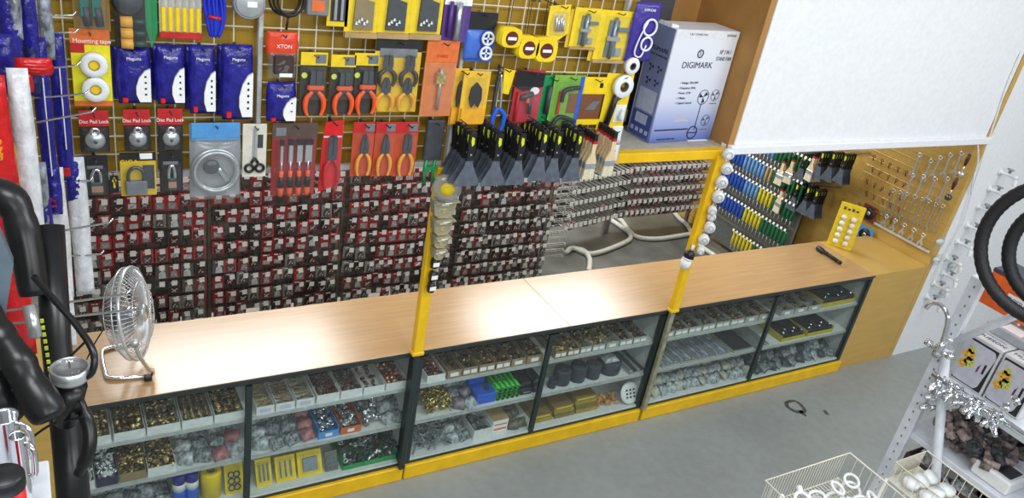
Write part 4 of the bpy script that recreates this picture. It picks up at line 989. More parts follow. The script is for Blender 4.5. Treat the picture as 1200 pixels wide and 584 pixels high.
# ---- bell card, discs, torch
a, b = U(985, 290, 'z', .946), U(1000, 225, 'z', .946)
t = thing('bell_card', 'yellow display card with ten pale egg shaped bells standing on the ochre ledge', 'display card', (5.09, .47, .946), (-.14, 0, -.95))
H_, W_ = .39, .205
MB().bbox(-W_ / 2, W_ / 2, -.002, .05, 0, H_, .004).build('card_box', M('lemon yellow card', (226, 196, 28), .45), t)
for c in range(2):
    for r in range(5): MB().lathe([(0, -.032), (.016, -.028), (.024, -.016), (.025, -.003)], ((-.042, .04)[c], 0, .05 + r * .055), 'y', 14).build('bell', M('pearl plastic', (232, 226, 206), .25), t, True)
for q in range(4): MB().bbox(-.07 + .035 * q, -.05 + .035 * q, -.006, -.0025, .335, .36 - .008 * (q % 2), .001).build('printed_clip', rust if q % 2 else dsteel, t)
for k, (px, py, mc, lab) in enumerate(((1018, 250, M('maroon picture', (120, 50, 44), .4), 'maroon card with a dark disc hanging left of the spanners'), (1013, 275, cyanb, 'light blue card with a dark disc, below the maroon disc card'))):
    p = U(px, py, 'x', 5.66)
    t = thing('disc_card', lab, 'disc', (5.665, p.y, p.z), (0, 0, -PI / 2)); s_ = .075
    MB().bbox(-s_, s_, 0, .003, -s_, s_ * .95, .001).build('card', mc, t); MB().lathe([(.02, -.012), (.055, -.012), (.058, -.001), (.02, -.001), (.02, -.012)], (0, 0, 0), 'y', 20).build('disc', black, t, True)
    MB().lathe([(.008, -.014), (.019, -.013), (.019, -.001), (.008, -.001), (.008, -.014)], (0, 0, 0), 'y', 14).build('hub', steel, t, True)
a, b = U(958, 291, 'z', .97), U(985, 309, 'z', .97); d_ = (b - a)
t = thing('torch', 'black metal torch lying on the right end of the counter', 'torch', (a.x, a.y, .9735), (0, 0, math.atan2(d_.y, d_.x))); L_ = d_.length
MB().lathe([(.0, 0), (.021, .0), (.0225, .01), (.0225, .06), (.016, .08), (.016, .1)], ax='x', n=18).build('head', black, t, True); MB().lathe([(.0155, .1), (.0155, L_ - .03)], ax='x', n=18).build('barrel', M('knurled black', (34, 34, 36), .5, .3, bump=.3, scale=200), t, True)
MB().lathe([(.0165, L_ - .03), (.0165, L_), (.012, L_ + .004), (0, L_ + .004)], ax='x', n=18).build('tail_cap', black, t, True); MB().lathe([(0, 0), (.006, 0), (.006, .006), (0, .006)], (.11, 0, .0155), 'z', 10).build('switch', dgrey, t)

# ---- things hung on the posts
bk = M('zinc yellow bracket', (176, 170, 142), .35, .5, noise=.1)
for k, (py0, py1, w_) in enumerate(((233, 254, 'topmost'), (255, 274, 'second'), (275, 289, 'third'), (290, 303, 'lowest'))):
    yk = -.095; a, b = U(520 - k * 2.4, py0, 'y', yk), U(518 - k * 2.4, py1, 'y', yk); h = a.z - b.z; w2 = .066 - .011 * k
    t = thing('steel_bracket', 'yellowish steel cup bracket with white label on left post, %s of four' % w_, 'bracket', (a.x + .005, yk, b.z))
    MB().prism([(-w2, h), (w2, h), (w2 * .8, h * .2), (w2 * .4, 0), (-w2 * .4, 0), (-w2 * .8, h * .2)], -.02, -.016).prism([(-w2, h), (w2, h), (w2, h - .006), (-w2, h - .006)], -.05, .03).prism([(-w2, h - .0065), (-w2 + .004, h - .0065), (-w2 * .8 + .003, h * .2), (-w2 * .8, h * .2)], -.0155, .03).prism([(w2 - .004, h - .0065), (w2, h - .0065), (w2 * .8, h * .2), (w2 * .8 - .003, h * .2)], -.0155, .03).build('bracket_body', bk, t)
    MB().box(-.018, .018, -.0512, -.0502, h - .0055, h - .0005).box(-.02, .02, -.0215, -.0203, h - .03, h - .008).build('label', paper, t); MB().lathe([(0, -.023), (.012, -.0225), (.014, -.0203)], (0, 0, h * .4), 'y', 12).build('boss', brass, t)
p = U(524, 220, 'y', -.12)
t = thing('tape_roll', 'clear tape roll with yellow core hanging at the top of the left post', 'tape', (p.x, -.115, p.z), (0, 0, -.3))
MB().lathe([(.036, -.03), (.07, -.03), (.072, .02), (.036, .02), (.036, -.03)], ax='y', n=28).build('clear_tape', clear_mat('clear tape', (226, 228, 222), .1, .35), t, True); MB().lathe([(0, -.02), (.035, -.031), (.035, .021), (0, .02)], ax='y', n=24).build('yellow_core', yplastic, t, True)
for k, (px, py) in enumerate(((509, 308), (507, 323), (505, 336))):
    p = U(px, py, 'y', -.08)
    t = thing('black_clip', 'black clip with white label on the left post, %s of three' % ('upper', 'middle', 'lower')[k], 'clip', (p.x, -.082, p.z)); MB().lathe([(0, -.03), (.02, -.028), (.022, .0), (.018, .025), (0, .028)], n=12).build('clip_body', black, t, True); MB().bbox(-.018, .018, -.026, -.023, -.012, .012, .001).build('label', paper, t)
knob = None
for k, (px, py, sz) in enumerate(((846, 181, 10), (844, 198, 10), (838, 214, 11), (834, 231, 11), (827, 247, 8), (826, 254, 8), (824, 267, 10), (817, 281, 10), (813, 294, 7))):
    p = U(px + 8, py, 'y', -.09); R = sz * .0037
    t = thing('white_fitting', 'round white fitting in the string on the right post, %s from the top' % ORD[k], 'fitting', (p.x, -.085, p.z), (0, 0, -.5))
    MB().lathe([(0, -.03), (R * .75, -.03), (R * .85, -.024), (R, -.01), (R, .012), (R * .6, .02), (0, .02)], ax='y', n=18).build('cap', offwhite, t, True)
    MB().ring((0, -.031, 0), R * .55, .004, 'y', 16, 6).build('raised_ring', M('soft grey plastic', (196, 198, 198), .35), t, True)
    if k in (1, 2, 3, 6, 7): MB().lathe([(0, -.032), (R * .5, -.032), (R * .5, -.0302)], ax='y', n=14).build('clear_face', M('milky lens', (210, 214, 214), .15), t, True)
p = U(805, 300, 'y', -.07)
t = thing('sprinkler_bottle', 'white fitting with black cap hanging at the foot of the string on the right post', 'fitting', (p.x - .0, -.085, p.z), (0, .2, 0))
MB().lathe([(0, -.06), (.034, -.058), (.036, -.0), (.03, .0)], (0, 0, -.02), n=18).build('white_body', offwhite, t, True); MB().lathe([(.035, -.018), (.035, -.005), (0, -.005)], n=18).build('white_ring', offwhite, t, True)
MB().lathe([(0, -.0045), (.036, -.004), (.034, .03), (.02, .045), (.012, .05), (0, .05)], n=18).build('black_cap', black, t, True); MB().lathe([(.01, .05), (.01, .085), (0, .086)], n=10).build('stem', offwhite, t, True)

# ================================================================= fan on the counter
fanm = M('fan wire', (216, 219, 222), .25, .55, noise=.03); fx, fy, fz = -.515, .27, 1.245
t = thing('table_fan', 'small chrome desk fan with wire guard standing on the left end of the counter', 'fan', (fx, fy, .951), (0, 0, 0))
hz = fz - .951; R = .225
tilt = Matrix.Rotation(-.35, 4, 'Z') @ Matrix.Rotation(-.18, 4, 'Y')
def fanpart(b): return b.xf(Matrix.Translation((0, 0, hz)) @ tilt)
sp = MB()
for k in range(60):
    a = 2 * PI * k / 60; c, s_ = math.cos(a), math.sin(a)
    sp.tube([(.075, .04 * c, .04 * s_), (.07, R * .7 * c, R * .7 * s_), (.03, R * c, R * s_)], .0018, 5)
fanpart(sp).build('front_guard', fanm, t, True)
sp = MB()
for k in range(60):
    a = 2 * PI * k / 60; c, s_ = math.cos(a), math.sin(a)
    sp.tube([(-.06, .05 * c, .05 * s_), (-.055, R * .75 * c, R * .75 * s_), (.0, R * 1.0 * c, R * 1.0 * s_), (.028, R * c, R * s_)], .0018, 5)
fanpart(sp).build('rear_guard', fanm, t, True)
fanpart(MB().ring((.03, 0, 0), R, .008, 'x', 40).ring((0, 0, 0), R, .003, 'x', 40).ring((.07, 0, 0), R * .7, .002, 'x', 32).ring((-.055, 0, 0), R * .75, .002, 'x', 32)).build('guard_rings', fanm, t, True)
fanpart(MB().lathe([(0, .082), (.04, .08), (.045, .07), (.04, .066)], ax='x', n=20)).build('badge', steel, t, True)
fanpart(MB().lathe([(.0, -.13), (.035, -.125), (.05, -.1), (.05, -.062), (.03, -.05), (.02, .0)], ax='x', n=20)).build('motor', dsteel, t, True)
bl = MB()
for k in range(3):
    a0 = k * 2 * PI / 3; vs = []
    for i in range(5):
        for j in range(5):
            a = a0 + j * .3; r = .03 + i * .037
            vs.append((.02 + .028 * (j / 4 - .5) * (1 if i else .6), r * math.cos(a + .08 * i), r * math.sin(a + .08 * i)))
    o0 = len(vs); vs += [(x - .002, y, z) for x, y, z in vs]
    fs = [(i * 5 + j, i * 5 + j + 1, i * 5 + j + 6, i * 5 + j + 5) for i in range(4) for j in range(4)]
    fs += [tuple(o0 + q for q in f[::-1]) for f in fs[:16]]
    bl.add(vs, fs)
bl.lathe([(0, .05), (.03, .045), (.034, .0), (0, -.0)], ax='x', n=16)
fanpart(bl).build('blades', M('silver blades', (196, 200, 204), .25, .8), t, True)
yk = bez([(.0, -R * .98, hz - .02), (.02, -R * 1.02, hz - .1), (.06, -R * .9, hz - .2), (.08, -R * .75, .06), (.06, -R * .62, .012), (-.1, -R * .5, .011), (-.12, -R * .2, .011), (-.12, R * .4, .011), (-.1, R * .62, .011), (.02, R * .75, .012), (.06, R * .9, .06), (.05, R * .98, hz - .18), (.02, R * 1.03, hz - .08), (.0, R * 1.0, hz - .02)], 6)
MB().tube(yk, .0095, 10).build('tube_stand', chrome, t, True)
MB().lathe([(0, -.014), (.018, -.012), (.018, .012), (0, .014)], (0, -R * 1.02, hz - .02), 'y', 14).lathe([(0, -.014), (.018, -.012), (.018, .012), (0, .014)], (0, R * 1.02, hz - .02), 'y', 14).build('pivot_knob', steel, t, True)
MB().bbox(.04, .075, -R * .72 - .012, -R * .72 + .012, 0, .03, .004).build('rubber_foot', black, t)
pts = [(fx - .1, fy + .02, 1.18), (fx - .16, fy + .05, 1.05), (fx - .2, fy + .05, .962), (fx - .26, fy - .05, .956), (-.79, .2, .956)]
tag(MB().tube(bez(pts), .0035, 8).build('fan_cable', black, None, True), 'thin black cable curving over the counter behind the small fan', 'cable')
# ================================================================= goods in the glass counter
def px_on_shelf(px, py, z): return U(px, py, 'z', z)
def tray(x0, x1, zs, h, mat, lab, y0=.03, y1=.36, name='fitting_tray', lbl=None, lblm=None, grp=None):
    t = thing(name, lab, 'tray', ((x0 + x1) / 2, y0, zs + .0005), None, grp); w = (x1 - x0) / 2 - .002; d = y1 - y0; k = .003
    MB().box(-w, w, 0, d, 0, k).box(-w, w, 0, k, k, h).box(-w, w, d - k, d, k, h * 1.15).box(-w, -w + k, k, d - k, k, h * 1.02).box(w - k, w, k, d - k, k, h * 1.02).build('tray_body', mat, t)
    if lbl:
        for q in range(lbl):
            c = -w + 2 * w * (q + .5) / lbl; s = min(.028, w / lbl * .8)
            MB().box(c - s, c + s, -.0008, -.0001, h * .25, h * .7).build('label', lblm or paper, t)
    return t
def piece(kind, L=.03):
    m = MB()
    if kind == 'nipple': m.lathe([(.003, -L / 2), (L * .2, -L / 2), (L * .2, -L * .12), (L * .32, -L * .12), (L * .32, L * .12), (L * .22, L * .12), (L * .22, L / 2), (.003, L / 2)], n=8, ax='x')
    elif kind == 'elbow': m.tube([(-L / 2, 0, 0), (0, 0, 0), (L * .15, L * .1, 0), (L * .15, L * .5, 0)], L * .2, 7)
    elif kind == 'screw': m.lathe([(0, -L), (L * .09, -L * .95), (L * .09, L * .88), (L * .2, L * .93), (L * .18, L), (0, L)], n=6, ax='x')
    elif kind == 'nut': m.lathe([(L * .2, -L * .2), (L * .42, -L * .2), (L * .42, L * .2), (L * .2, L * .2), (L * .2, -L * .2)], n=6)
    elif kind == 'plug': m.lathe([(0, -L * .4), (L * .3, -L * .4), (L * .3, 0), (L * .2, 0), (L * .18, L * .45), (0, L * .45)], n=7)
    return m
def heap(name, lab, x0, x1, y0, y1, z0, zf, zb, kinds, mats, n, L, rs, parent=None, flat=.6, grp=None):
    """a pile that rises from zf at the front to zb at the back, one object of uncountable pieces"""
    r_ = random.Random(rs); m = MB()
    for i in range(n):
        k = r_.choice(kinds); p = piece(k, L * r_.uniform(.85, 1.15)); yy = r_.uniform(y0, y1); f = (yy - y0) / (y1 - y0)
        top = zf + (zb - zf) * f; zz = z0 + L * .25 + (top - z0 - L * .25) * r_.random() ** .45
        mt = Matrix.Translation((r_.uniform(x0, x1), yy, max(zz, z0 + L * .4))) @ Euler((r_.uniform(-flat, flat), r_.uniform(-flat, flat), r_.uniform(0, 6.3))).to_matrix().to_4x4()
        p.xf(mt); m.mat(r_.randrange(len(mats))).add(p.v, p.f)
    o = m.build(name, mats, parent, True)
    return tag(o, lab, name.split('_')[-1] if False else 'heap', grp, 'stuff') if parent is None else tag(o, kind='stuff')
def loose(name, lab, cat, grp, x0, x1, y0, y1, z0, kind, mats, nx, ny, L, rs, lay=1):
    """separate loose pieces laid in rows, each an object"""
    r_ = random.Random(rs); ms = [piece(kind, L).mesh(name, mm) for mm in mats]
    for ms_ in ms: ms_.polygons.foreach_set('use_smooth', [True] * len(ms_.polygons))
    for l in range(lay):
        for j in range(ny):
            for i in range(nx):
                x = x0 + (x1 - x0) * (i + .5 + r_.uniform(-.15, .15)) / nx; y = y0 + (y1 - y0) * (j + .5 + r_.uniform(-.15, .15)) / ny
                o = link(name, r_.choice(ms), None, (x, y, z0 + L * .32 + l * L * .55 + r_.uniform(0, .003)), (0, 0, r_.uniform(0, 6.3) if kind != 'screw' else r_.uniform(-.5, .5))); tag(o, lab, cat, grp)
def span(pa, pb, z, y=.03):
    """x range on a shelf front from two photo columns, along the front line of that shelf"""
    out = []
    for px in (pa, pb):
        lo, hi = -2.0, 6.0
        for _ in range(50):
            md = (lo + hi) / 2; v = RM.transposed() @ (Vector((md, y, z)) - CAM); q = 600 + FPX * v.x / -v.z
            if q < px: lo = md
            else: hi = md
        out.append((lo + hi) / 2)
    return out
brs = [brass, dbrass, M('dull brass', (120, 100, 60), .4, .8, noise=.3)]
cop = [copper, rust, M('dark copper', (120, 70, 52), .35, .9)]
drk = [rust, M('dark bronze', (70, 58, 48), .4, .7), dbrass]
grymix = [steel, M('pale plastic', (190, 194, 196), .4), greym]
SECW = ['far left', 'second', 'third', 'fourth', 'fifth', 'sixth']
def tray_row(zs, items, y1=.36, h=.055, where=''):
    for i, (pa, pb, tm, kinds, mats, n, L, desc, lbl) in enumerate(items):
        x0, x1 = span(pa, pb, zs + .02)
        t = tray(x0, x1, zs, h, tm, desc, y1=y1, lbl=lbl)
        w = (x1 - x0) / 2
        heap('loose_fittings', None, -w + .012, w - .012, .012, y1 - .045, .003, h * .9, h * 1.5, kinds, mats, int(n * 2.2), L, int(pa), t)
wt = M('white card tray', (226, 228, 226), .55)
kt = M('kraft card tray', (150, 128, 96), .7)
gt = M('grey card tray', (168, 168, 160), .6)
# --- section 1 (under the fan) top: five white trays; three hold pieces set out one by one
def indiv(pa, pb, zs, name, lab, cat, grp, desc, kind, mats, nx, ny, L, h=.05, tm=None, lay=3, y1=.33, lbl=None, lblm=None):
    x0, x1 = span(pa, pb, zs + .02); tray(x0, x1, zs, h, tm or wt, desc, y1=y1, lbl=lbl, lblm=lblm)
    loose(name, lab, cat, grp, x0 + .012, x1 - .012, .045, y1 - .01, zs + .0045, kind, mats, nx, ny, L, int(pa), lay)
indiv(93, 131, SH1, 'pipe_fitting', 'brass pipe fitting in the white tray nearest the pump', 'fitting', 'fittings in the tray by the pump', 'white tray of brass fittings nearest the black pump', 'nipple', brs, 4, 7, .034)
indiv(133, 171, SH1, 'pipe_fitting', 'brass pipe fitting in the open backed tray under the fan foot', 'fitting', 'fittings in the tray under the fan foot', 'white tray with tall blank back, heaped with brass fittings under the fan foot', 'nipple', brs, 4, 7, .036)
indiv(172, 212, SH1, 'elbow_fitting', 'brass elbow fitting in the tray right of the fan foot', 'fitting', 'fittings in the tray right of the fan foot', 'white tray of brass fittings right of the fan foot', 'elbow', brs, 4, 7, .034)
indiv(213, 250, SH1, 'hose_barb', 'dark brass fitting in the second tray left of the first mullion', 'fitting', 'fittings in the second tray left of the mullion', 'white tray of dark brass fittings, second left of the first mullion', 'plug', [dbrass, brs[2]], 4, 7, .034)
indiv(251, 287, SH1, 'brass_olive', 'bright brass olive in the tray beside the first mullion', 'fitting', 'brass olives beside the mullion', 'white tray of bright brass olives beside the first mullion', 'nut', brs, 4, 8, .034)
# middle shelf
tray_row(SH2, [(85, 112, wt, ['nut', 'plug'], grymix, 50, .03, 'white tray of grey plastic caps on the middle shelf by the pump', 0),
    (113, 139, M('navy tray', (40, 48, 78), .5), ['plug', 'nut'], [offwhite, steel], 40, .03, 'navy tray with white clips on the middle shelf', 0),
    (140, 172, kt, ['elbow', 'nipple'], brs, 60, .03, 'tray of brass elbows with a blue flap on the middle shelf', 0),
    (173, 207, wt, ['nipple', 'nut'], brs, 60, .032, 'white tray of brass nipples, last tray of the left middle shelf', 0)], y1=.3)
x0, x1 = span(141, 171, SH2 + .06); tag(MB().bbox(x0, x1, .34, .344, SH2 + .001, SH2 + .14, .001).build('blue_card', cyanb), 'blue card flap standing behind the tray of brass elbows', 'card')
cl = [clear_mat('crumpled bag plastic', (220, 226, 228), .2, .5, .9), M('pale plastic'), clear_mat('crumpled bag plastic')]
def bagheap(name, lab, pa, pb, zs, n, mats, hh=.1, y1=.4, seed=1, sz=.085, cat='bag'):
    """a row of small filled bags, each its own object"""
    x0, x1 = span(pa, pb, zs + .03); r_ = random.Random(seed)
    nx = max(2, int((x1 - x0) / (sz * .82)))
    q = 0
    for row in range(3):
        for i in range(nx):
            b = MB().pillow(-sz / 2, sz / 2, -sz * .42, sz * .42, sz * .38, 0, 5, 6, .25, .08, seed * 31 + q)
            x = x0 + (x1 - x0) * (i + .5) / nx; y = .065 + row * .085 + r_.uniform(-.012, .012)
            o = b.build(name, mats[q % len(mats)], None, True, (x, y, zs + .033 + row * .022), (-.95 + r_.uniform(-.35, .35), r_.uniform(-.3, .3), r_.uniform(-.6, .6)))
            tag(o, lab, cat, lab[:60]); 
            q += 1
clr = M('crumpled clear plastic', (186, 192, 194), .18, noise=.4, scale=45, bump=.8)
clr2 = M('crumpled clear plastic with grey parts', (140, 146, 150), .2, noise=.6, scale=55, bump=.8)
clr3 = M('bag with red print', (170, 110, 112), .25, noise=.4, scale=30, bump=.4)
bagheap('parts_bag', 'crumpled clear parts bag beside the brass nipples on the left middle shelf', 208, 250, SH2, 6, [clr, clr2], seed=2)
bagheap('parts_bag', 'crumpled clear bag with red print left of the first mullion', 251, 286, SH2, 5, [clr3, clr, clr2], seed=3)
# bottom left
bagheap('parts_bag', 'clear bag on the bottom shelf below the brass tray', 110, 202, BASE - .004, 8, [clr, clr2], seed=4, sz=.09)
x0, x1 = span(204, 234, BASE + .1)
for k in range(2):
    x = x0 + (x1 - x0) * (.25 + .5 * k)
    t = thing('adhesive_tube', 'blue and white tube with dark blue cap on bottom shelf, %s of two' % ('left', 'right')[k], 'tube', (x, .075, BASE - .001))
    MB().lathe([(0, 0), (.034, .002), (.036, .08), (.034, .105)], n=16).build('blue_body', bluebright, t, True); MB().lathe([(.0345, .105), (.034, .14), (.03, .15)], n=16).build('white_band', offwhite, t, True); MB().lathe([(.033, .1505), (.033, .2), (.028, .205), (0, .206)], n=16).build('cap', M('dark blue cap', (40, 40, 140), .35), t, True)
x0, x1 = span(237, 262, BASE + .1); xc = (x0 + x1) / 2; R = (x1 - x0) / 2
t = thing('yellow_tape_roll', 'thick yellow roll standing on the bottom shelf beside the blue tubes', 'roll', (xc, .09, BASE - .001)); MB().lathe([(R * .4, 0), (R, 0), (R, .16), (R * .95, .17), (R * .45, .17), (R * .4, .16), (R * .4, 0)], n=24).build('roll', yplastic, t, True); MB().lathe([(R * .32, .0), (R * .395, 0), (R * .395, .172), (R * .32, .172), (R * .32, 0)], n=20).build('core', kraft, t, True)
def stand_card(pa, pb, zs, h, cm, pm, nm, lab, deep=.012, y=.05, back=0, parts='rods', lean=-.35):
    x0, x1 = span(pa, pb, zs + h / 2, y); w = (x1 - x0) / 2 - .003
    t = thing(nm, lab, 'hardware card', ((x0 + x1) / 2, y, zs + .0008), (lean, 0, 0))
    MB().bbox(-w, w, 0, deep, 0, h, .002).build('card', cm, t)
    if parts == 'rods':
        for q in range(3): MB().tube([(-w * .5 + w * .5 * q, -.007, h * .2), (-w * .5 + w * .5 * q, -.007, h * .8)], .005, 8).build('metal_part', pm, t)
    elif parts == 'links':
        for q in range(6): MB().ring((-w * .3 + w * .6 * (q % 2), -.006, h * (.2 + .2 * (q // 2))), .016, .004, 'y', 12).build('metal_part', pm, t)
    else: MB().bbox(-w * .6, w * .6, -.01, -.001, h * .2, h * .75, .004).build('metal_part', pm, t)
    MB().add([(-w * .8, -.0006, h * .1), (w * .8, -.0006, h * .1), (w * .8, -.0006, h * .9), (-w * .8, -.0006, h * .9), (-w * .7, -.018, h * .15), (w * .7, -.018, h * .15), (w * .7, -.018, h * .85), (-w * .7, -.018, h * .85)], [(0, 1, 5, 4), (1, 2, 6, 5), (2, 3, 7, 6), (3, 0, 4, 7), (4, 5, 6, 7)]).build('blister', clear, t)
    return t
Bz = BASE - .002
stand_card(264, 287, Bz, .19, ycard, dgrey, 'chain_card', 'yellow card with dark links on the bottom shelf beside the first mullion', parts='links')
# section 2
indiv(300, 322, SH1, 'wood_screw', 'long brassy screw in the tray just right of the first mullion', 'screw', 'screws right of the mullion', 'white tray of long screws with dark printed front, just right of the first mullion', 'screw', [brass, M('pale brass', (226, 212, 160), .35, .5)], 2, 9, .03, tm=wt, lbl=1, lblm=M('mauve label', (196, 196, 220), .5), lay=2)
indiv(323, 346, SH1, 'wood_screw', 'brassy screw in the middle one of three printed screw trays', 'screw', 'screws in the middle printed tray', 'white tray of screws, middle of three with printed fronts', 'screw', [brass, dbrass], 2, 9, .028, tm=wt, lbl=1, lblm=M('mauve label'), lay=2)
indiv(347, 369, SH1, 'wood_screw', 'brassy screw in the rightmost of three printed screw trays', 'screw', 'screws in the right printed tray', 'white tray of screws, rightmost of three with printed fronts', 'screw', [brass, dbrass], 2, 8, .026, tm=wt, lbl=1, lblm=M('mauve label'), lay=2)
tray_row(SH1, [(371, 398, wt, ['nut'], [rust, cop[2]], 90, .018, 'white tray of dull red brown rings, left of a similar tray', 0), (399, 425, wt, ['nut'], [rust, cop[2]], 90, .018, 'white tray of dull red brown rings, right of a similar tray', 0)])
indiv(426, 451, SH1, 'copper_fitting', 'copper fitting in the sparse white tray, second left of the left post', 'fitting', 'fittings in the sparse copper tray', 'white tray sparsely filled with copper fittings, second left of left post', 'nipple', cop, 2, 6, .034, lay=1)
indiv(452, 478, SH1, 'copper_fitting', 'copper fitting in the full white tray just left of the left post', 'fitting', 'fittings in the full copper tray', 'white tray full of copper fittings just left of the left post', 'nipple', [copper, copper, rust], 3, 8, .034, lay=2)
bagheap('parts_bag', 'clear bag of grey parts on the middle shelf right of the first mullion', 298, 372, SH2, 12, [clr, clr2, clr2, clr3], seed=6)
def bin_(pa, pb, zs, m, lab, h=.07, extra=None):
    x0, x1 = span(pa, pb, zs + .03); w = (x1 - x0) / 2; t = thing('parts_bin', lab, 'bin', ((x0 + x1) / 2, .04, zs + .0006)); k = .004
    MB().prism([(-w, 0), (w, 0), (w, h * .7), (-w, h * .7)], 0, k).box(-w, w, k, .26, 0, k).box(-w, -w + k, k, .26, k, h).box(w - k, w, k, .26, k, h).box(-w + k, w - k, .256, .26, k, h * 1.3).build('bin_body', m, t)
    MB().bbox(-.02, .02, -.0015, -.0002, h * .2, h * .5, .0004).build('label', paper, t)
    heap('loose_fittings', None, -w + .02, w - .02, .03, .22, k, h * .8, h * 1.4, ['nut', 'elbow', 'nipple'], [steel, greym, chrome], 40, .035, int(pa), t); return t
bin_(374, 398, SH2, M('light blue bin', (84, 150, 214), .4), 'light blue bin of grey parts on the middle shelf'); bin_(400, 424, SH2, M('orange bin', (206, 110, 56), .4), 'orange bin of chrome parts beside the light blue bin')
heap('chrome_tap_heap', 'heap of chrome tap parts right of the orange bin on the middle shelf', *span(431, 448, SH2 + .03), .06, .28, SH2 + .005, SH2 + .07, SH2 + .12, ['elbow', 'nipple', 'plug'], [chrome, greym, steel], 60, .045, 77)
bagheap('parts_bag', 'clear bag of white clips on the middle shelf just left of left post', 451, 478, SH2, 5, [clr, clr2], seed=9)
for k, (pa, pb, w_) in enumerate(((301, 321, 'leftmost'), (324, 349, 'middle'), (350, 380, 'rightmost'))):
    stand_card(pa, pb, Bz, .15 + .01 * (k == 0), ycard, M('zinc'), 'bolt_card', 'yellow blister card with zinc bolts on the bottom shelf, %s of three' % w_, lean=-.5, deep=.02 + .012 * k, parts='rods' if k < 2 else 'plate')
stand_card(382, 398, Bz, .12, M('olive grey card', (110, 106, 92), .5), greym, 'clip_card', 'small grey card with links between the yellow and the black packs', parts='links', lean=-.5)
x0, x1 = span(402, 474, BASE + .05)
for k in range(3):
    a = x0 + (x1 - x0) * k / 3; b = x0 + (x1 - x0) * (k + 1) / 3
    t = tray(a, b, Bz, .035, M('green tray', (40, 150, 80), .45), 'green tray packed with black clips on the bottom shelf, %s of three' % ('left', 'middle', 'right')[k], y1=.3)
    w = (b - a) / 2; heap('black_clips', None, -w + .015, w - .015, .015, .26, .004, .06, .1, ['elbow', 'plug', 'nut'], [black, blackmetal, dgrey, steel], 60, .04, 60 + k, t)
# section 3
indiv(500, 522, SH1, 'copper_fitting', 'copper fitting in the white tray just right of the left post', 'fitting', 'fittings in the copper tray right of the left post', 'white tray of copper fittings just right of the left post', 'nipple', [copper, cop[2], rust], 3, 8, .034, lay=2)
KT = [(524, 541, 1), (542, 560, 2), (561, 580, 2), (581, 598, 2), (599, 616, 1), (617, 636, 1)]
tray_row(SH1, [(a, b, kt, ['nut', 'nipple', 'elbow'], drk if i else [rust], 26 if i else 10, .03, 'kraft tray of dark fittings, %s in the row of six between the posts' % ORD[i], l) for i, (a, b, l) in enumerate(KT)], h=.06)
heap('gold_fitting_heap', 'heap of shiny gold coloured fittings on the middle shelf right of the left post', *span(502, 532, SH2 + .03), .05, .3, SH2, SH2 + .05, SH2 + .13, ['nipple', 'plug', 'screw'], [M('gold fitting', (214, 196, 112), .22, 1, noise=.2), M('gold fitting'), dbrass], 230, .034, 91, grp=None)
bagheap('parts_bag', 'mauve grey bag of parts right of the gold heap on the middle shelf', 534, 560, SH2, 5, [M('mauve bag', (132, 118, 130), .3, noise=.4, scale=40, bump=.4), clr, clr2], seed=12)
x0, x1 = span(560, 583, SH2 + .04); w = (x1 - x0) / 2
t = thing('blue_carton', 'bright blue open carton on the middle shelf beside the green hose bundle', 'carton', ((x0 + x1) / 2, .05, SH2 + .0006)); MB().bbox(-w, w, 0, .12, 0, .075, .003).build('carton_body', bluebright, t); MB().bbox(-w, w * .6, .125, .22, 0, .11, .003).build('rear_carton', bluebright, t); MB().lathe([(0, 0), (.018, 0), (.018, .02), (0, .022)], (.02, .05, .0755), n=14).build('dark_cap', dgrey, t)
x0, x1 = span(584, 611, SH2 + .04); w = (x1 - x0) / 2
lg = M('vivid green braid', (60, 200, 60), .4, noise=.5, scale=90)
for r in range(4):
    for c in range(5):
        xx = (x0 + x1) / 2 - w + .014 + c * (2 * w - .028) / 4 + (.006 if r % 2 else 0)
        t = tag(MB().tube([(0, 0, 0), (0, .26, 0)], .011, 10).lathe([(.012, 0), (.012, .012)], ax='y', n=8).build('green_hose', lg, None, True, (xx, .05, SH2 + .0125 + r * .0226)), 'bright green braided hose lying in the bundle on the middle shelf', 'hose', 'bundle of green hoses')
for k, (a, b) in enumerate(((612, 627), (627, 640))):
    x0, x1 = span(a, b, SH2 + .04); w = (x1 - x0) / 2 - .004
    t = thing('black_tool_case', 'black case with silver strip beside the green hoses, %s of two' % ('left', 'right')[k], 'case', ((x0 + x1) / 2, .05, SH2 + .0006)); MB().bbox(-w, w, 0, .2, 0, .05, .008).bbox(-w * .9, w * .9, .02, .19, .051, .085, .008).build('case_body', black, t); MB().bbox(-w * .6, w * .6, -.002, -.0003, .02, .028, .0005).build('silver_strip', steel, t)
heap('grey_rod_heap', 'loose pile of grey plastic rods on the bottom shelf right of the left post', *span(488, 524, BASE + .04), .05, .28, BASE, BASE + .04, BASE + .09, ['screw'], [greym, M('pale grey rod', (150, 154, 160), .4)], 120, .05, 14, flat=.25)
bagheap('parts_bag', 'clear bag with grey clips on the bottom shelf beside the grey rods', 526, 553, BASE - .004, 5, [clr, clr2], seed=16, sz=.08)
x0, x1 = span(555, 577, BASE + .05); t = tray(x0, x1, Bz, .075, wt, 'white open carton of grey screws on the bottom shelf', y1=.24, name='open_carton'); w = (x1 - x0) / 2; heap('loose_screws', None, -w + .02, w - .02, .02, .18, .004, .07, .09, ['screw', 'nut'], [greym, dgrey], 50, .03, 15, t)
x0, x1 = span(579, 597, BASE + .05); w = (x1 - x0) / 2
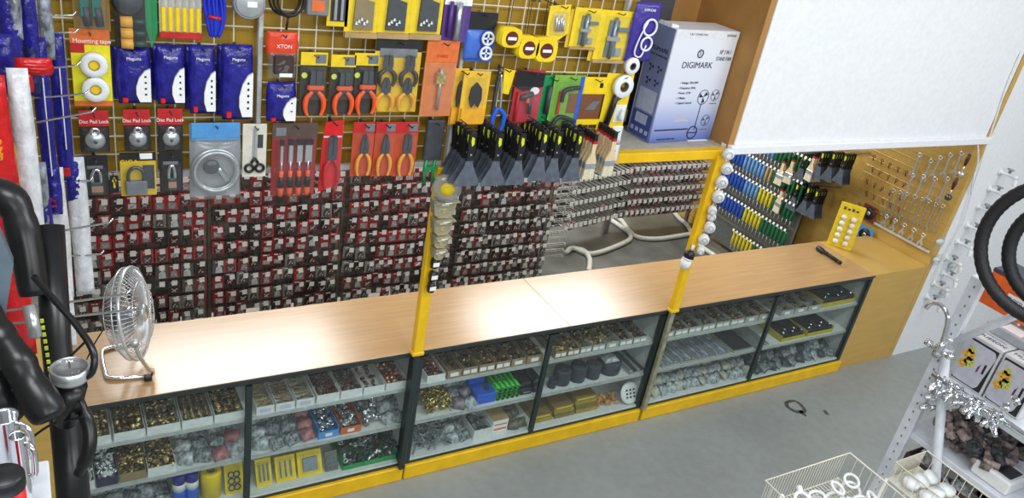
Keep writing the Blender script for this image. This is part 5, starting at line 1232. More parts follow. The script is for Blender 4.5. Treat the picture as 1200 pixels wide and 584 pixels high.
t = thing('white_carton', 'slim white and orange carton on the bottom shelf', 'carton', ((x0 + x1) / 2, .05, Bz + .0006)); MB().bbox(-w, w, 0, .2, 0, .1, .003).build('carton_body', paper, t); MB().box(-w * .8, w * .8, -.0008, -.0001, .02, .035).box(-w * .8, w * .8, -.0008, -.0001, .06, .07).build('orange_print', orangecard, t); MB().box(-w, w, .0, .2, .1002, .103).build('brown_top', kraft, t)
bagheap('parts_bag', 'smoky bag of brown parts left of the second mullion on bottom shelf', 598, 618, BASE - .004, 4, [M('smoky bag', (112, 106, 90), .3, noise=.4, scale=40, bump=.4)], seed=18, sz=.08)
# section 4
KT = [(650, 664, 2), (665, 679, 2), (680, 693, 2), (694, 709, 2), (710, 725, 1), (726, 741, 2), (742, 758, 2)]
tray_row(SH1, [(a, b, gt if i > 1 else kt, ['nut', 'nipple', 'elbow'], brs if i in (0, 1, 3, 4) else drk, 26, .03, 'narrow grey tray of small brassy parts, %s right of the second mullion' % ORD[i], l) for i, (a, b, l) in enumerate(KT)], h=.055)
for k, (a, b, h, w_) in enumerate(((647, 656, .06, 'smallest and leftmost'), (656, 674, .11, 'second from the left'), (675, 692, .12, 'third from the left'), (693, 709, .105, 'fourth from the left'), (711, 735, .10, 'widest and rightmost'))):
    x0, x1 = span(a, b, SH2 + .03); R = (x1 - x0) / 2 * .96
    t = thing('black_tape_roll', 'dark grey rubber roll on the middle shelf, %s of five' % w_, 'roll', ((x0 + x1) / 2, .05 + R, SH2 + .0006)); rb = M('dark rubber', (58, 62, 70), .5, noise=.15)
    MB().lathe([(R * .35, 0), (R * .97, 0), (R, .005), (R, h - .005), (R * .95, h), (R * .4, h), (R * .35, h - .005), (R * .35, 0)], n=26).build('roll', rb, t, True); MB().lathe([(R * .22, 0), (R * .34, 0), (R * .34, h * .98), (R * .22, h * .98), (R * .22, 0)], n=18).build('core', dgrey, t, True)
    if k == 4:
        for zz in (.033, .066): MB().ring((0, 0, zz), R, .0025, 'z', 26, 6).build('seam_ring', dgrey, t)
for k, p_ in enumerate(((714, .0), )):
    x0, x1 = span(712, 734, SH2 + .1); t = thing('clear_cap_bag', 'crumpled clear bag on top of the widest rubber roll', 'bag', ((x0 + x1) / 2, .13, SH2 + .106)); MB().pillow(-.06, .06, -.05, .05, .06, 0, seed=21).xf(Matrix.Rotation(PI / 2, 4, 'X')).build('bag', clr, t, True)
def bar_tray(pa, pb, zs, lab, n, m, lean=0):
    x0, x1 = span(pa, pb, zs + .02); t = tray(x0, x1, zs, .02, gt, lab, y1=.32); w = (x1 - x0) / 2
    for q in range(n): MB().bbox(-w + .01 + q * (2 * w - .02) / n, -w + .004 + (q + 1) * (2 * w - .02) / n, .01, .30, .004, .026, .003).build('strip', m[q % len(m)], t)
    return t
bar_tray(738, 758, SH2, 'tray of long silver strips left of the right post on the middle shelf', 4, [steel, dgrey]); bar_tray(760, 772, SH2, 'narrow tray of silver strips right beside the right post', 2, [steel, greym])
bag_blue = M('blister of steel', (186, 192, 206), .2, .3, noise=.4, scale=25)
for k, (a, b) in enumerate(((776, 797), (798, 818), (819, 838), (839, 858))): bar_tray(a, b, SH2, 'tray of shiny strip packs on the right middle shelf, %s after the right post' % ORD[k], 4, [bag_blue, steel])
bar_tray(860, 884, SH2, 'tray with a flat dark framed pack left of the third mullion', 1, [dsteel]); bar_tray(886, 902, SH2, 'tray of bright rods just left of the third mullion', 3, [steel])
ylm = M('amber print', (214, 150, 60), .5)
for k, (a, b, w_) in enumerate(((740, 750, 'left'), (752, 764, 'middle'), (765, 776, 'right'))):
    x0, x1 = span(a, b, SH2 + .01, .015); 
for k, (a, b) in enumerate(((628, 650), (652, 676), (677, 703))):
    x0, x1 = span(a, b, BASE + .03); w = (x1 - x0) / 2 - .003
    t = thing('flat_hinge_box', 'flat yellow and brown hinge box stack on the bottom shelf, %s of three' % ('left', 'middle', 'right')[k], 'box', ((x0 + x1) / 2, .05, Bz + .0006)); 
    for q in range(2 + k): MB().bbox(-w, w, .012 * q, .22, .026 * q, .026 * q + .0252, .002).build('box_layer', M('dull yellow box', (168, 146, 50), .5) if (q + k) % 2 == 0 else M('dull brown box', (136, 112, 66), .5), t)
    MB().box(-w * .8, w * .8, .012 * (1 + k) - .0008, .012 * (1 + k) - .0001, .026 * (1 + k) + .006, .026 * (1 + k) + .018).build('yellow_strip', yplastic, t)
x0, x1 = span(705, 728, BASE + .03); heap('orange_clip_heap', 'pile of amber wooden clips on the bottom shelf before the strainer', x0, x1, .05, .14, BASE, BASE + .03, BASE + .05, ['plug', 'nut'], [ylm, M('amber dark', (170, 110, 40), .5)], 46, .028, 41)
x0, x1 = span(729, 750, BASE + .05); R = (x1 - x0) / 2
t = thing('sink_strainer', 'round white sink strainer leaning on the bottom shelf beside the right post', 'strainer', ((x0 + x1) / 2, .055, Bz + R * .98), (-.5, 0, 0)); MB().lathe([(0, -.004), (R * .8, -.006), (R, -.002), (R, .008), (0, .01)], ax='y', n=26).build('plate', offwhite, t, True)
for q in range(9): MB().bbox(-R * .5 + .24 * R * (q % 3) * 1.6, -R * .5 + .24 * R * (q % 3) * 1.6 + R * .2, -.0085, -.0066, -R * .45 + R * .32 * (q // 3), -R * .45 + R * .32 * (q // 3) + R * .16, .0005).build('slot', black, t)
bagheap('parts_bag', 'pale clear bag on the bottom shelf between right post and third mullion', 756, 882, BASE - .004, 18, [clr, M('ivory bag', (186, 186, 168), .25, noise=.2, bump=.4), clr], seed=24, sz=.09)
# section 5
KT = [(779, 790, 1), (791, 806, 2), (807, 822, 2), (823, 838, 2), (839, 855, 2), (856, 872, 2), (873, 888, 1), (889, 903, 1)]
tray_row(SH1, [(a, b, gt, ['nut', 'nipple', 'elbow'], drk, 22, .03, 'narrow pale tray of dark brown fittings, %s right of the right post' % ORD[i], l) for i, (a, b, l) in enumerate(KT)], h=.055)
# section 6
KT = [(915, 930, 1), (931, 946, 1), (947, 962, 1)]
tray_row(SH1, [(a, b, gt, ['nut', 'nipple'], drk, 14, .028, 'pale tray with a few dark fittings, %s right of the third mullion' % ORD[i], l) for i, (a, b, l) in enumerate(KT)], h=.05)
def tool_box(pa, pb, zs, lab, h=.055):
    x0, x1 = span(pa, pb, zs + .03); w = (x1 - x0) / 2 - .003
    t = thing('hinge_carton', lab, 'carton', ((x0 + x1) / 2, .04, zs + .0006)); k = .004
    MB().box(-w, w, 0, .3, 0, k).box(-w, w, 0, k, k, h * .6).box(-w, -w + k, k, .3, k, h).box(w - k, w, k, .3, k, h).build('carton_body', M('black and yellow carton', (190, 170, 40), .5), t)
    for q in range(5):
        MB().bbox(-w + .008 + q * (2 * w - .016) / 5, -w + .004 + (q + 1) * (2 * w - .016) / 5, .01, .28, k + .0003, h + .004, .004).build('black_part', black, t)
        MB().lathe([(0, 0), (.011, .002), (.011, .01), (0, .016)], (-w + .006 + (q + .5) * (2 * w - .012) / 5, .03 + .035 * (q % 2), h + .0043), n=10).build('chrome_cap', chrome, t, True)
tool_box(964, 1003, SH1, 'black and yellow carton of dark cylinders at the right end of the top shelf', .07); tool_box(917, 945, SH2, 'yellow edged carton of black parts on middle shelf right of third mullion'); tool_box(947, 978, SH2, 'yellow edged carton of black parts at the right end of the middle shelf')
bagheap('parts_bag', 'dark bag of black parts on the bottom shelf right of the third mullion', 885, 935, BASE - .004, 7, [M('dark bag', (70, 76, 82), .25, noise=.4, scale=30, bump=.4), clr2], seed=31, sz=.1)
bagheap('parts_bag', 'dark bag of black parts at the right end of the bottom shelf', 937, 978, BASE - .004, 6, [M('dark bag'), clr2, clr], seed=33, sz=.1)
# ================================================================= white rack at the right front
RX, RYY = 2.75, -1.77
wm = M('white rack paint', (214, 218, 226), .45, noise=.05)
t = thing('display_rack', 'white slotted steel rack with taps and boxes in the right foreground', 'rack', (RX, RYY, 0))
MB().bbox(-.035, .0, -.03, .03, 0, 2.2, .004).bbox(-.035, .03, .026, .032, 0, 2.2, .002).build('post', wm, t)
pm_ = MB()
for k in range(26): pm_.bbox(-.0358, -.0352, -.004, .004, .9 + k * .05, .912 + k * .05, .0002)
pm_.build('slot_row', greym, t)
for x, y in ((.52, 0), (.52, -.95), (0, -.95)): MB().bbox(x - .02, x + .02, y - .02, y + .02, 0, 2.2, .004).build('post', wm, t)
MB().tube([(-.03, .0, 1.84), (-.035, -.3, 1.03), (-.035, -.62, .0)], .022, 12).build('brace', wm, t, True)
MB().tube([(-.03, .0, 1.84), (.0, -.17, 2.09), (.02, -.5, 2.55)], .018, 12).build('brace', wm, t, True)
for z in (1.66, 1.34, 1.05, .5):
    MB().bbox(-.01, .54, -.97, .03, z - .03, z, .004).build('shelf', wm, t)
MB().tube([(-.045, -.01, 1.69), (-.045, -.95, 1.69)], .014, 10).build('tap_rail', chrome, t, True)
MB().lathe([(.03, -.03), (.034, -.02), (.034, .02), (.03, .03)], (-.02, 0, 1.86), 'z', 16).build('clamp', steel, t, True)
# boxes on the upper shelf
def hanger_box(y0, y1, lab):
    t = thing('kitchen_box', lab, 'carton', (RX + .08, (y0 + y1) / 2, 1.661)); w = (y1 - y0) / 2
    MB().bbox(0, .34, -w, w, 0, .25, .003).build('carton_body', M('white gloss carton', (206, 206, 206), .35), t)
    MB().box(-.0012, -.0002, -w + .01, w - .01, .01, .235).build('black_panel', M('black print', (36, 34, 36), .35), t)
    # picture: rounded grey board with flowers and handle hole
    pts = []
    for cx, cz, a0 in ((-w * .72, .05, 180), (w * .4, .05, 270), (w * .6, .19, 0), (-w * .72, .19, 90)):
        for q in range(6): a = math.radians(a0 + q * 18); pts.append((cx + .022 * math.cos(a), cz + .035 * math.sin(a)))
    vs = [(-.0018, -x, z) for x, z in pts]; MB().add(vs + [(-.0013, y, z) for _, y, z in vs], [tuple(range(24)), tuple(range(47, 23, -1))] + [(i, i + 24, (i + 1) % 24 + 24, (i + 1) % 24) for i in range(24)]).build('printed_board', M('grey board print', (196, 196, 204), .4), t)
    MB().bbox(-.0026, -.002, -w * .62, -w * .5, .1, .15, .0002).build('handle_hole', black, t)
    f = MB()
    for q, (y, z, r) in enumerate(((w * .5, .15, .03), (w * .3, .12, .026), (w * .62, .1, .022), (w * .45, .18, .02))):
        f.mat(q % 2)
        for k in range(5): a = k * 1.256 + q; c = (y + r * .6 * math.cos(a), z + r * .6 * math.sin(a)); f.add([(-.0026, c[0] + r * .45 * math.cos(j * .785), c[1] + r * .45 * math.sin(j * .785)) for j in range(8)], [tuple(range(8))])
    f.build('flower_print', [M('amber petals', (236, 176, 30), .5), M('lime petals', (206, 206, 90), .5)], t)
    f = MB().add([(-.0026, -w * .2, .12), (-.0026, -w * .32, .14), (-.0026, -w * .3, .1), (-.0026, -w * .2, .09)], [(0, 1, 2, 3)]); f.build('plum_print', M('plum print', (110, 40, 110), .5), t)
    text('MUESON', .034, (.045, 0, .2506), (0, 0, -PI / 2), ink, t); MB().box(.08, .085, -w * .6, w * .6, .2502, .2508).build('print_line', g, t)
hanger_box(-1.955, -1.79, 'white and black kitchen carton with flower picture, nearer the rack post'); hanger_box(-2.135, -1.965, 'white and black kitchen carton with flower picture, at the right photo edge')
for k, (y0, y1, z0, z1, x0, m, nm, lab) in enumerate(((-1.98, -1.79, 1.9125, 1.955, .19, M('grey flat box', (170, 172, 178), .5), 'flat_box', 'grey flat box lying on the nearer kitchen carton'), (-2.2, -1.99, 1.9125, 1.97, .19, M('black lid box', (40, 36, 40), .4), 'flat_box', 'black lidded flat box on the farther kitchen carton'))):
    t = thing(nm, lab, 'box', (RX + x0, (y0 + y1) / 2, z0)); w = (y1 - y0) / 2
    MB().bbox(0, .13, -w, w, 0, z1 - z0, .003).build('box_body', m, t); MB().box(.02, .1, -w * .6, w * .4, z1 - z0 + .0002, z1 - z0 + .001).build('top_label', red if k else paper, t)
t = thing('orange_box', 'orange power tool box with white label behind the kitchen cartons', 'box', (RX + .38, -1.98, 1.9125))
a = U(1148, 368, 'x', RX + .38); b = U(1200, 400, 'x', RX + .38)
t.location = (RX + .30, a.y - .2, 1.9715)
MB().bbox(0, .19, -.26, .2, 0, .17, .004).build('box_body', M('orange carton', (232, 100, 36), .45), t); MB().box(-.0008, -.0001, -.04, .09, .06, .11).build('white_label', paper, t); MB().bbox(-.002, .19, -.26, .2, .1705, .19, .003).build('dark_lid', dgrey, t)
text('BOSSUN', .026, (-.0012, .03, .085), (PI / 2, 0, -PI / 2), dgrey, t)
# support under the orange box
t = thing('white_carton', 'plain white carton under the orange box on the rack', 'carton', (RX + .34, -1.98, 1.661)); MB().bbox(.085, .155, -.3, .15, 0, .309, .004).build('carton_body', paper, t); MB().box(.0845, .0849, -.2, .1, .1, .14).build('print_line', g, t)
# gooseneck tap and tap parts hung at the front
p = U(1111, 404, 'x', RX - .05)
t = thing('gooseneck_tap', 'chrome gooseneck tap clamped to the top of the rack post', 'tap', (RX - .055, RYY, 1.84))
pts = [(-.02, 0, .0), (-.02, .01, .08), (-.02, .03, .15), (-.02, .08, .18), (-.02, .12, .165), (-.02, .135, .13)]
MB().tube(bez(pts), .0105, 12).build('spout', chrome, t, True); MB().lathe([(.02, -.05), (.022, -.01), (.016, .01), (.012, .03)], (-.02, 0, -.0), n=16).build('tap_body', chrome, t, True)
for s in (-1, 1): MB().tube([(-.02, 0, -.02), (-.02, s * .045, -.015)], .011, 10).lathe([(0, -.012), (.02, -.01), (.016, .012), (0, .014)], (-.02, s * .055, -.012), 'z', 10).build('tap_handle', chrome, t, True)
def small_tap():
    t = thing('pillar_tap', 'x', 'tap')
    MB().lathe([(0, 0), (.011, .0), (.013, .02), (.018, .03), (.018, .045), (.012, .055), (.012, .075), (0, .08)], n=12).build('tap_body', chrome, t, True)
    MB().tube(bez([(0, 0, .035), (-.03, 0, .045), (-.06, 0, .03), (-.065, 0, .01)]), .009, 10).build('spout', chrome, t, True)
    MB().bbox(-.03, .03, -.006, .006, .08, .09, .003).bbox(-.006, .006, -.03, .03, .08, .09, .003).build('cross_handle', chrome, t, True)
    return t
pr_ = None
for k, y in enumerate((-.03, -.07, -.11, -.16, -.20, -.24, -.28, -.32, -.36)):
    loc = (RX - .062, RYY + y, 1.695 - .075 + .005 * (k % 2)); lab = 'small chrome tap hung on the rack rail, %s from the post' % ORD[k]
    rot = (random.uniform(-.5, .5), .2, random.uniform(-.6, .6))
    if pr_ is None: o = small_tap(); o.location = loc; o.rotation_euler = rot; o['label'] = lab; pr_ = protos(o)
    else: dup(pr_, loc, rot, lab)
for k, (px, py) in enumerate(((1084, 466), (1078, 478))):
    p = U(px, py, 'x', RX - .06); o = dup(pr_, (RX - .062, p.y, p.z), (1.0, .4, .3), 'chrome tap part hanging low on the rack post, %s of two' % ('upper' if k == 0 else 'lower'))
for k, (px, py) in enumerate(((1178, 478), (1172, 492), (1190, 470))):
    p = U(px, py, 'x', RX - .07); t = thing('chrome_coupling', 'short chrome coupling at the lower right rack edge, %s of three' % ORD[k], 'fitting', (RX - .07, p.y, p.z), (.4 * k, .5, .8 + k)); MB().lathe([(0, -.02), (.014, -.02), (.014, -.006), (.019, -.006), (.019, .006), (.014, .006), (.014, .022), (0, .022)], n=12).build('coupling', chrome, t, True)
# grey bagged sticks on shelf B, white bin, white fittings on shelf C
heap('grey_bag_heap', 'grey brown heap of bagged hardware on the middle rack shelf', RX + .03, RX + .4, -2.16, -1.84, 1.341, 1.44, 1.50, ['plug', 'elbow', 'nut'], [M('grey bagged stuff', (116, 106, 100), .4, noise=.4, scale=50), M('pinkish bagged stuff', (160, 142, 136), .35, noise=.3), dgrey], 200, .075, 51)
t = thing('sensor_box', 'white plastic box with dark front window on the middle rack shelf', 'box', (RX + .02, -2.17, 1.3412)); MB().bbox(0, .16, -.09, .085, 0, .07, .008).build('box_body', offwhite, t); MB().bbox(.03, .13, -.07, .065, .0702, .076, .002).build('dark_window', black, t)
t = thing('dark_carton', 'dark brown open carton on the lowest visible rack shelf', 'carton', (RX + .02, -1.97, 1.0512)); k_ = .006
MB().box(0, .45, -.2, .17, 0, k_).box(0, k_, -.2, .17, k_, .16).box(.45 - k_, .45, -.2, .17, k_, .16).box(k_, .45 - k_, -.2, -.2 + k_, k_, .16).box(k_, .45 - k_, .17 - k_, .17, k_, .16).build('carton_body', M('dark brown carton', (74, 52, 44), .7), t)
heap('white_clip_heap', 'white plastic fittings piled in the dark carton on the rack', RX + .05, RX + .43, -2.13, -1.83, 1.06, 1.14, 1.2, ['nut', 'plug', 'elbow'], [offwhite, M('milky plastic', (210, 208, 200), .35)], 120, .07, 52)
# black hose coils hung at the top right
rubber = M('ribbed black rubber', (24, 25, 28), .55, noise=.2, scale=120, bump=.2)
c = U(1243, 300, 'x', RX - .17)
t = thing('hose_coil', 'thick black ribbed hose coil hanging in front of the white wall at the right edge', 'hose', (c.x, c.y, c.z), (0, 0, .2))
def ribbed(R, r, cx, dz, dy, n=120):
    pts = []; rr = []
    for i in range(n): a = 2 * PI * i / n; pts.append((cx, R * math.cos(a) + dy, R * math.sin(a) + dz)); rr.append(r * (1 if i % 2 else .93))
    return MB().tube(pts, rr, 12, True)
ribbed(.285, .028, 0, 0, 0).build('hose_turn', rubber, t, True); ribbed(.225, .028, .05, -.01, -.035).build('hose_turn', rubber, t, True)
MB().tube([(.03, .02, .26), (.1, .02, .29), (.16, .02, .31)], .012, 8).build('hanger', wm, t, True)
t = thing('hose_coil', 'smaller black hose ring inside the thick coil at the right edge', 'hose', (c.x + .12, c.y - .02, c.z + .03), (0, 0, .2)); ribbed(.14, .026, 0, 0, 0, 80).build('hose_turn', rubber, t, True)
# wire baskets with white rings
def basket(x0, x1, y0, y1, z, h, lab):
    t = thing('wire_basket', lab, 'basket', ((x0 + x1) / 2, (y0 + y1) / 2, z - h)); w, d = (x1 - x0) / 2, (y1 - y0) / 2
    m = MB(); n = 14
    m.tube([(-w, -d, h), (w, -d, h), (w, d, h), (-w, d, h)], .004, 8, True).tube([(-w, -d, 0), (w, -d, 0), (w, d, 0), (-w, d, 0)], .003, 8, True)
    m.build('rim', wirewhite, t, True)
    m = MB()
    for i in range(1, n * 2):
        x = -w + 2 * w * i / (n * 2); m.tube([(x, -d, h), (x, -d, 0), (x, d, 0), (x, d, h)], .0018, 5)
    for i in range(1, n):
        y = -d + 2 * d * i / n; m.tube([(-w, y, h), (-w, y, 0), (w, y, 0), (w, y, h)], .0018, 5)
    m.build('wire_mesh', wirewhite, t)
    for sx in (-w, w):
        for sy in (-d, d): MB().tube([(sx, sy, 0), (sx, sy, -(z - h))], .008, 8).build('leg', wirewhite, t, True)
    return t
basket(1.83, 2.405, -2.35, -1.73, 1.25, .16, 'white wire basket of white rings on legs at the bottom of the photo')
basket(2.42, 2.66, -2.5, -1.93, 1.36, .1, 'small white wire basket beside the rack post, higher than its neighbour')
ringm = [MB().ring((0, 0, 0), .045, .008, 'z', 22, 8).bbox(.04, .075, -.012, .012, -.01, .01, .004).mesh('hose_clip_ring', offwhite), MB().ring((0, 0, 0), .034, .007, 'z', 20, 8).mesh('hose_clip_ring', offwhite)]
for me in ringm: me.polygons.foreach_set('use_smooth', [True] * len(me.polygons))
r_ = random.Random(5)
for l in range(2):
    for j in range(4):
        for i in range(5):
            o = link('plastic_ring', r_.choice(ringm), None, (1.89 + i * .112 + r_.uniform(-.02, .02), -2.16 + j * .11 + r_.uniform(-.02, .02), 1.115 + l * .05), (r_.uniform(-.6, .6), r_.uniform(-.6, .6), r_.uniform(0, 6)))
            tag(o, 'white plastic ring clip lying in the wire basket on legs', 'clip', 'white rings in the basket')
for k in range(6): tag(MB().lathe([(.02, 0), (.035, .004), (.036, .03), (.0, .034)], n=16).build('pipe_plug', offwhite, None, True, (2.47 + .07 * (k % 3), -2.1 + .09 * (k // 3), 1.27), (r_.uniform(-.4, .4), 0, 0)), 'white plastic cap in the small wire basket', 'cap', 'white caps in the small basket')

# ================================================================= left hook rack with bags and pumps
t = thing('hook_rack', 'chrome hooks of the side rack along the left photo edge', 'rack', (-1.12, -1.1, 0))
MB().box(-.02, .0, -1.2, 1.0, 1.2, 3.4).build('perforated_panel', M('pale rack panel'), t)
for y in (-1.2, -.1, 1.0): MB().bbox(-.05, .01, y - .02, y + .02, 0, 3.4, .004).build('upright', wm, t)
def side_hook(x0, y0, x1, y1, Y, r=.0035, m=chrome):
    b = U(x1, y1, 'y', Y); a = U(x0, y0, 'y', Y); d = (a - b); k = (-1.12 - b.x) / d.x if abs(d.x) > 1e-6 else 1
    base = b + d * k; o = Vector((-1.12, -1.1, 0))
    MB().tube([base - o, b - o, b - o + Vector((.012, 0, .014))], r, 8).build('hook', m, t, True)
for a_ in ((0, 18, 85, 18, -.35), (0, 38, 88, 38, -.3), (0, 85, 90, 77, -.4), (15, 117, 100, 110, -.42), (20, 148, 108, 131, -.55), (60, 212, 105, 212, -.3), (33, 278, 128, 261, -.75), (55, 302, 118, 298, -.3), (25, 362, 148, 345, -1.2), (25, 378, 148, 364, -1.2)): side_hook(*a_)
def side_bag(nm, lab, cat, x0, y0, x1, y1, Y, th, layers, seed=1, lean=0):
    """layers: (v0, v1, u0, u1, material, part name)"""
    ym, xm = (y0 + y1) / 2, (x0 + x1) / 2
    a, b, tp, bt = U(x0, ym, 'y', Y), U(x1, ym, 'y', Y), U(xm, y0, 'y', Y), U(xm, y1, 'y', Y)
    W, H = b.x - a.x, tp.z - bt.z
    o = thing(nm, lab, cat, ((a.x + b.x) / 2, Y, bt.z), (0, lean, 0))
    for q, (v0, v1, u0, u1, m, pn_) in enumerate(layers):
        MB().pillow((u0 - .5) * W, (u1 - .5) * W, (1 - v1) * H, (1 - v0) * H, th * (1 + .02 * q), -.002 * q, seed=seed + q, nx=6, nz=18, wr=.3, taper=.12).build(pn_, m, o, True)
    if 'long' in nm and seed < 14:
        MB().bbox(W * .05, W * .12, -th * .56, -th * .4, H * .25, H * .8, .002).build('white_print', paper, o)
        MB().bbox(-W * .3, W * .2, -th * .54, -th * .3, H * .06, H * .12, .003).build('red_print', redf, o)
    return o
whf = M('white film', (222, 224, 228), .2, noise=.14, scale=24, bump=.5); redf = M('red film', (200, 24, 28), .25, noise=.2, scale=24, bump=.5)
grf = M('grey clear film', (150, 156, 166), .16, noise=.5, scale=25, bump=.9)
side_bag('hose_bag', 'dark blue packed bag at the top left corner of the photo', 'bag', 0, -30, 26, 118, -.5, .05, ((0, 1, 0, 1, blue, 'bag'), (.0, .5, .5, 1.1, grf, 'clear_sleeve')), 2)
side_bag('hose_bag', 'blue bag with clear top, second from the left corner', 'bag', 24, -30, 46, 112, -.42, .05, ((0, .75, 0, 1, blue, 'bag'), (.5, 1, .0, .9, M('navy plastic'), 'dark_tail')), 4)
side_bag('hose_bag', 'clear crinkled bag behind the long blue bags, at the top edge', 'bag', 44, -30, 62, 70, -.36, .05, ((0, 1, 0, 1, grf, 'bag'),), 6)
side_bag('hose_bag', 'dark blue folded bag top left, above the red bag', 'bag', -12, 40, 20, 112, -.62, .05, ((0, 1, 0, 1, blue, 'bag'),), 8)
side_bag('long_hose_bag', 'long royal blue bag with white lower end, left of a similar one', 'bag', 43, 44, 64, 252, -.4, .05, ((0, .75, 0, 1, blue, 'blue_film'), (.7, 1, .1, 1.1, blue, 'blue_tail')), 10)
side_bag('long_hose_bag', 'long royal blue bag with white lower end beside the tape card', 'bag', 61, 38, 82, 214, -.3, .05, ((0, 1, 0, 1, blue, 'blue_film'),), 12)
side_bag('long_hose_bag', 'clear white bag with blue print hanging lowest beside the padlock cards', 'bag', 82, 184, 106, 346, -.28, .05, ((0, 1, 0, 1, whf, 'white_film'), (.02, .3, -.1, .75, blue, 'blue_print')), 14)
side_bag('long_hose_bag', 'clear white bag with blue print, between its lower twin and the red bag', 'bag', 58, 196, 82, 350, -.36, .05, ((0, 1, 0, 1, whf, 'white_film'), (.0, .32, -.1, .8, blue, 'blue_print')), 16)
side_bag('long_hose_bag', 'white and grey bag with a blue curl, in front of the white twins', 'bag', 46, 190, 62, 345, -.5, .05, ((0, 1, 0, 1, grf, 'clear_film'), (.25, .6, -.1, 1.1, blue, 'blue_print')), 18)
side_bag('white_hose_bag', 'large clear bag of white hose with a yellow stripe, beside the red bag', 'bag', 20, 80, 48, 345, -.8, .06, ((0, 1, 0, 1, whf, 'white_film'), (.3, 1, -.12, .1, M('yellow stripe film', (238, 200, 40), .3), 'yellow_stripe')), 20)
side_bag('red_hose_bag', 'large red bag hanging at the left photo edge', 'bag', -22, 88, 28, 420, -.86, .06, ((0, 1, 0, 1, redf, 'red_film'), (.12, .3, .35, .75, M('orange print', (240, 150, 30), .4), 'orange_print')), 22)
side_bag('red_flap_bag', 'red folded bag flap caught on a hook over the white hose bag', 'bag', 17, 68, 60, 108, -.7, .03, ((0, .5, 0, 1.1, redf, 'red_flap'), (.4, 1, 0, .5, redf, 'red_fold')), 24)
side_bag('red_white_bag', 'small red and white bag hanging beside the fan', 'bag', 62, 288, 86, 408, -.6, .04, ((0, .75, 0, .8, redf, 'red_film'), (.3, 1, .45, 1, whf, 'white_film')), 26)
side_bag('purple_bag', 'dark purple bag behind the pump gauge', 'bag', 48, 330, 68, 440, -.75, .04, ((0, 1, 0, 1, M('purple film', (60, 40, 120), .25, noise=.2), 'bag'),), 28)
# floor pumps hung close to the camera
rub = M('soft black rubber', (20, 21, 24), .33, noise=.15)
t = thing('floor_pump', 'black bicycle floor pump with round gauge hanging at the left foreground', 'pump', D(60, 420, 1.85)); O = t.location.copy()
def L(px, py, d): return D(px, py, d) - O
MB().tube([L(58, 265, 1.9), L(66, 400, 1.88), L(80, 520, 1.85), L(92, 640, 1.82)], [.032, .032, .034, .036], 16).build('barrel', rub, t, True)
MB().tube(bez([L(-34, 216, 1.8), L(-8, 224, 1.8), L(16, 240, 1.81), L(30, 285, 1.82), L(40, 345, 1.84)]), [.034] * 6 + [.034, .035, .036, .037, .038, .038, .037, .035, .033, .035, .036, .036, .035, .034, .034, .033, .033, .032, .031], 16).build('handle_grip', rub, t, True)
MB().tube(bez([L(40, 325, 1.75), L(62, 350, 1.72), L(90, 382, 1.7), L(109, 412, 1.68), L(108, 436, 1.68), L(92, 446, 1.69)]), .0075, 10).build('hose', rub, t, True)
gz = L(82, 436, 1.68)
MB().lathe([(0, -.024), (.03, -.022), (.038, -.012), (.038, .012), (.034, .014), (.034, .010)], gz, 'z', 28).build('gauge_case', steel, t, True)
MB().lathe([(0, .0095), (.0338, .0095)], gz, 'z', 28).build('gauge_dial', paper, t)
gm = MB()
for k in range(24): a = k * .22 + .5; gm.add([(gz.x + .03 * math.cos(a), gz.y + .03 * math.sin(a), gz.z + .0103), (gz.x + .024 * math.cos(a), gz.y + .024 * math.sin(a), gz.z + .0103), (gz.x + .024 * math.cos(a + .06), gz.y + .024 * math.sin(a + .06), gz.z + .0103), (gz.x + .03 * math.cos(a + .06), gz.y + .03 * math.sin(a + .06), gz.z + .0103)], [(0, 1, 2, 3)])
gm.bbox(gz.x - .002, gz.x + .002, gz.y - .004, gz.y + .022, gz.z + .0104, gz.z + .012, .0004).build('gauge_marks', dgrey, t)
MB().lathe([(.034, .0125), (.02, .015), (0, .0155)], gz, 'z', 24).build('gauge_glass', clear_mat('clear lens'), t, True)
MB().tube([L(82, 452, 1.7), L(80, 470, 1.72), L(78, 492, 1.76)], [.034, .03, .026], 14).build('pump_base', rub, t, True)
MB().tube(bez([L(92, 468, 1.74), L(104, 500, 1.74), L(104, 528, 1.74), L(92, 556, 1.75)]), [.011] * 4 + [.015] * 12 + [.011] * 3, 10).build('foot_lever', rub, t, True)
MB().tube([L(34, 358, 1.78), L(42, 396, 1.78)], .0135, 14).build('silver_ferrule', steel, t, True)
for k in range(9): 
    q = L(49 + k * 1.3, 376 + k * 8, 1.838); MB().bbox(q.x - .004, q.x + .004, q.y - .002, q.y + .001, q.z - .006, q.z + .005, .0008).build('lime_letter', M('lime print', (200, 214, 60), .4), t)
MB().tube(bez([L(28, 440, 1.75), L(60, 436, 1.72), L(103, 398, 1.7)]), .0028, 8).build('thin_cable', black, t, True)
MB().tube(bez([L(34, 516, 1.75), L(60, 498, 1.74), L(96, 488, 1.7), L(94, 470, 1.7)]), .0028, 8).build('thin_cable', black, t, True)
t = thing('floor_pump', 'black pump handle with bulged grip crossing the left foreground', 'pump', D(30, 440, 1.6)); O = t.location.copy()
MB().tube(bez([L(-30, 340, 1.62), L(-4, 388, 1.61), L(14, 412, 1.6), L(34, 448, 1.6), L(52, 478, 1.6), L(60, 492, 1.6)]), [.028] * 6 + [.031, .032, .031] + [.028] * 4 + [.031, .033, .033] + [.030] * 3 + [.032, .034, .035, .036, .036, .036, .035, .034, .033, .031, .027, .02, .01], 16).build('handle_grip', rub, t, True)
MB().tube([L(-12, 440, 1.64), L(0, 470, 1.64), L(22, 486, 1.64)], [.05, .05, .03], 14).build('pump_shoulder', rub, t, True)
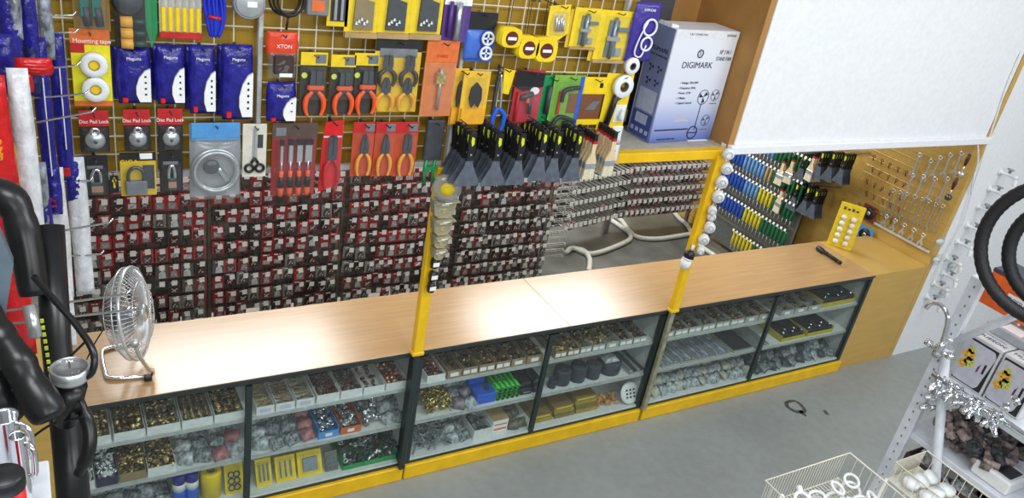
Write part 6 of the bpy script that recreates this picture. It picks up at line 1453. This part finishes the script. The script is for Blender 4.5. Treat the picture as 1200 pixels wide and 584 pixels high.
MB().prism([(-.1, .1), (-.02, .09), (.0, .0), (-.03, -.14), (-.1, -.14)], 0, .03).build('blue_grey_shield', M('blue grey plastic', (96, 112, 124), .35), t, loc=L(16, 310, 1.62))
# shelf bits at the lower left corner
s0 = D(-20, 640, 1.3); sr_ = bpy.data.objects['hook_rack.007']
MB().bbox(-.2, .1, -.14, .18, -.012, 0, .003).build('wire_shelf', wm, sr_, loc=s0 - sr_.location)
zf = s0.z + .0005
def stand(px, py, d): p = D(px, py, d); return p
p = stand(20, 520, 1.38)
t = thing('white_spray_bottle', 'white plastic bottle with ridged cap behind the chrome cups', 'bottle', (p.x, p.y, zf)); h = p.z - zf
MB().lathe([(0, 0), (.018, .002), (.02, h * .6), (.016, h * .85), (.015, h), (.01, h + .01), (0, h + .01)], n=18).build('bottle_body', offwhite, t, True)
for k in range(3): MB().ring((0, 0, h - .012 * k), .0165, .003, 'z', 18, 6).build('ridge', offwhite, t, True)
for k, (px, py, d, R, h2) in enumerate(((4, 490, 1.34, .021, .06), (20, 512, 1.32, .012, .045))):
    p = D(px, py, d); t = thing('chrome_cup', 'shiny chrome cup in the lower left corner, %s of two' % ('larger' if k == 0 else 'smaller'), 'cup', (p.x, p.y, zf)); hh = p.z - zf
    MB().lathe([(0, 0), (R * .9, .001), (R, .01), (R, hh), (R * 1.06, hh + .004), (R * .92, hh), (R * .9, .012), (0, .01)], n=24).build('cup', chrome, t, True)
    MB().tube(bez([(R, 0, hh * .9), (R * 1.7, -.01, hh * .8), (R * 1.6, -.01, hh * .5), (R, 0, hh * .4)]), .005, 8).build('handle', chrome, t, True)
p = D(4, 556, 1.26)
t = thing('red_jar', 'red jar with ribbed black lid at the lower left corner', 'jar', (p.x, p.y, zf)); hh = max(.05, p.z - zf)
MB().lathe([(0, 0), (.026, .001), (.027, hh - .03)], n=22).build('jar_body', redbr, t, True); MB().lathe([(.027, hh - .029), (.029, hh - .027), (.029, hh - .004), (.026, hh), (0, hh)], n=22).build('lid', black, t, True)
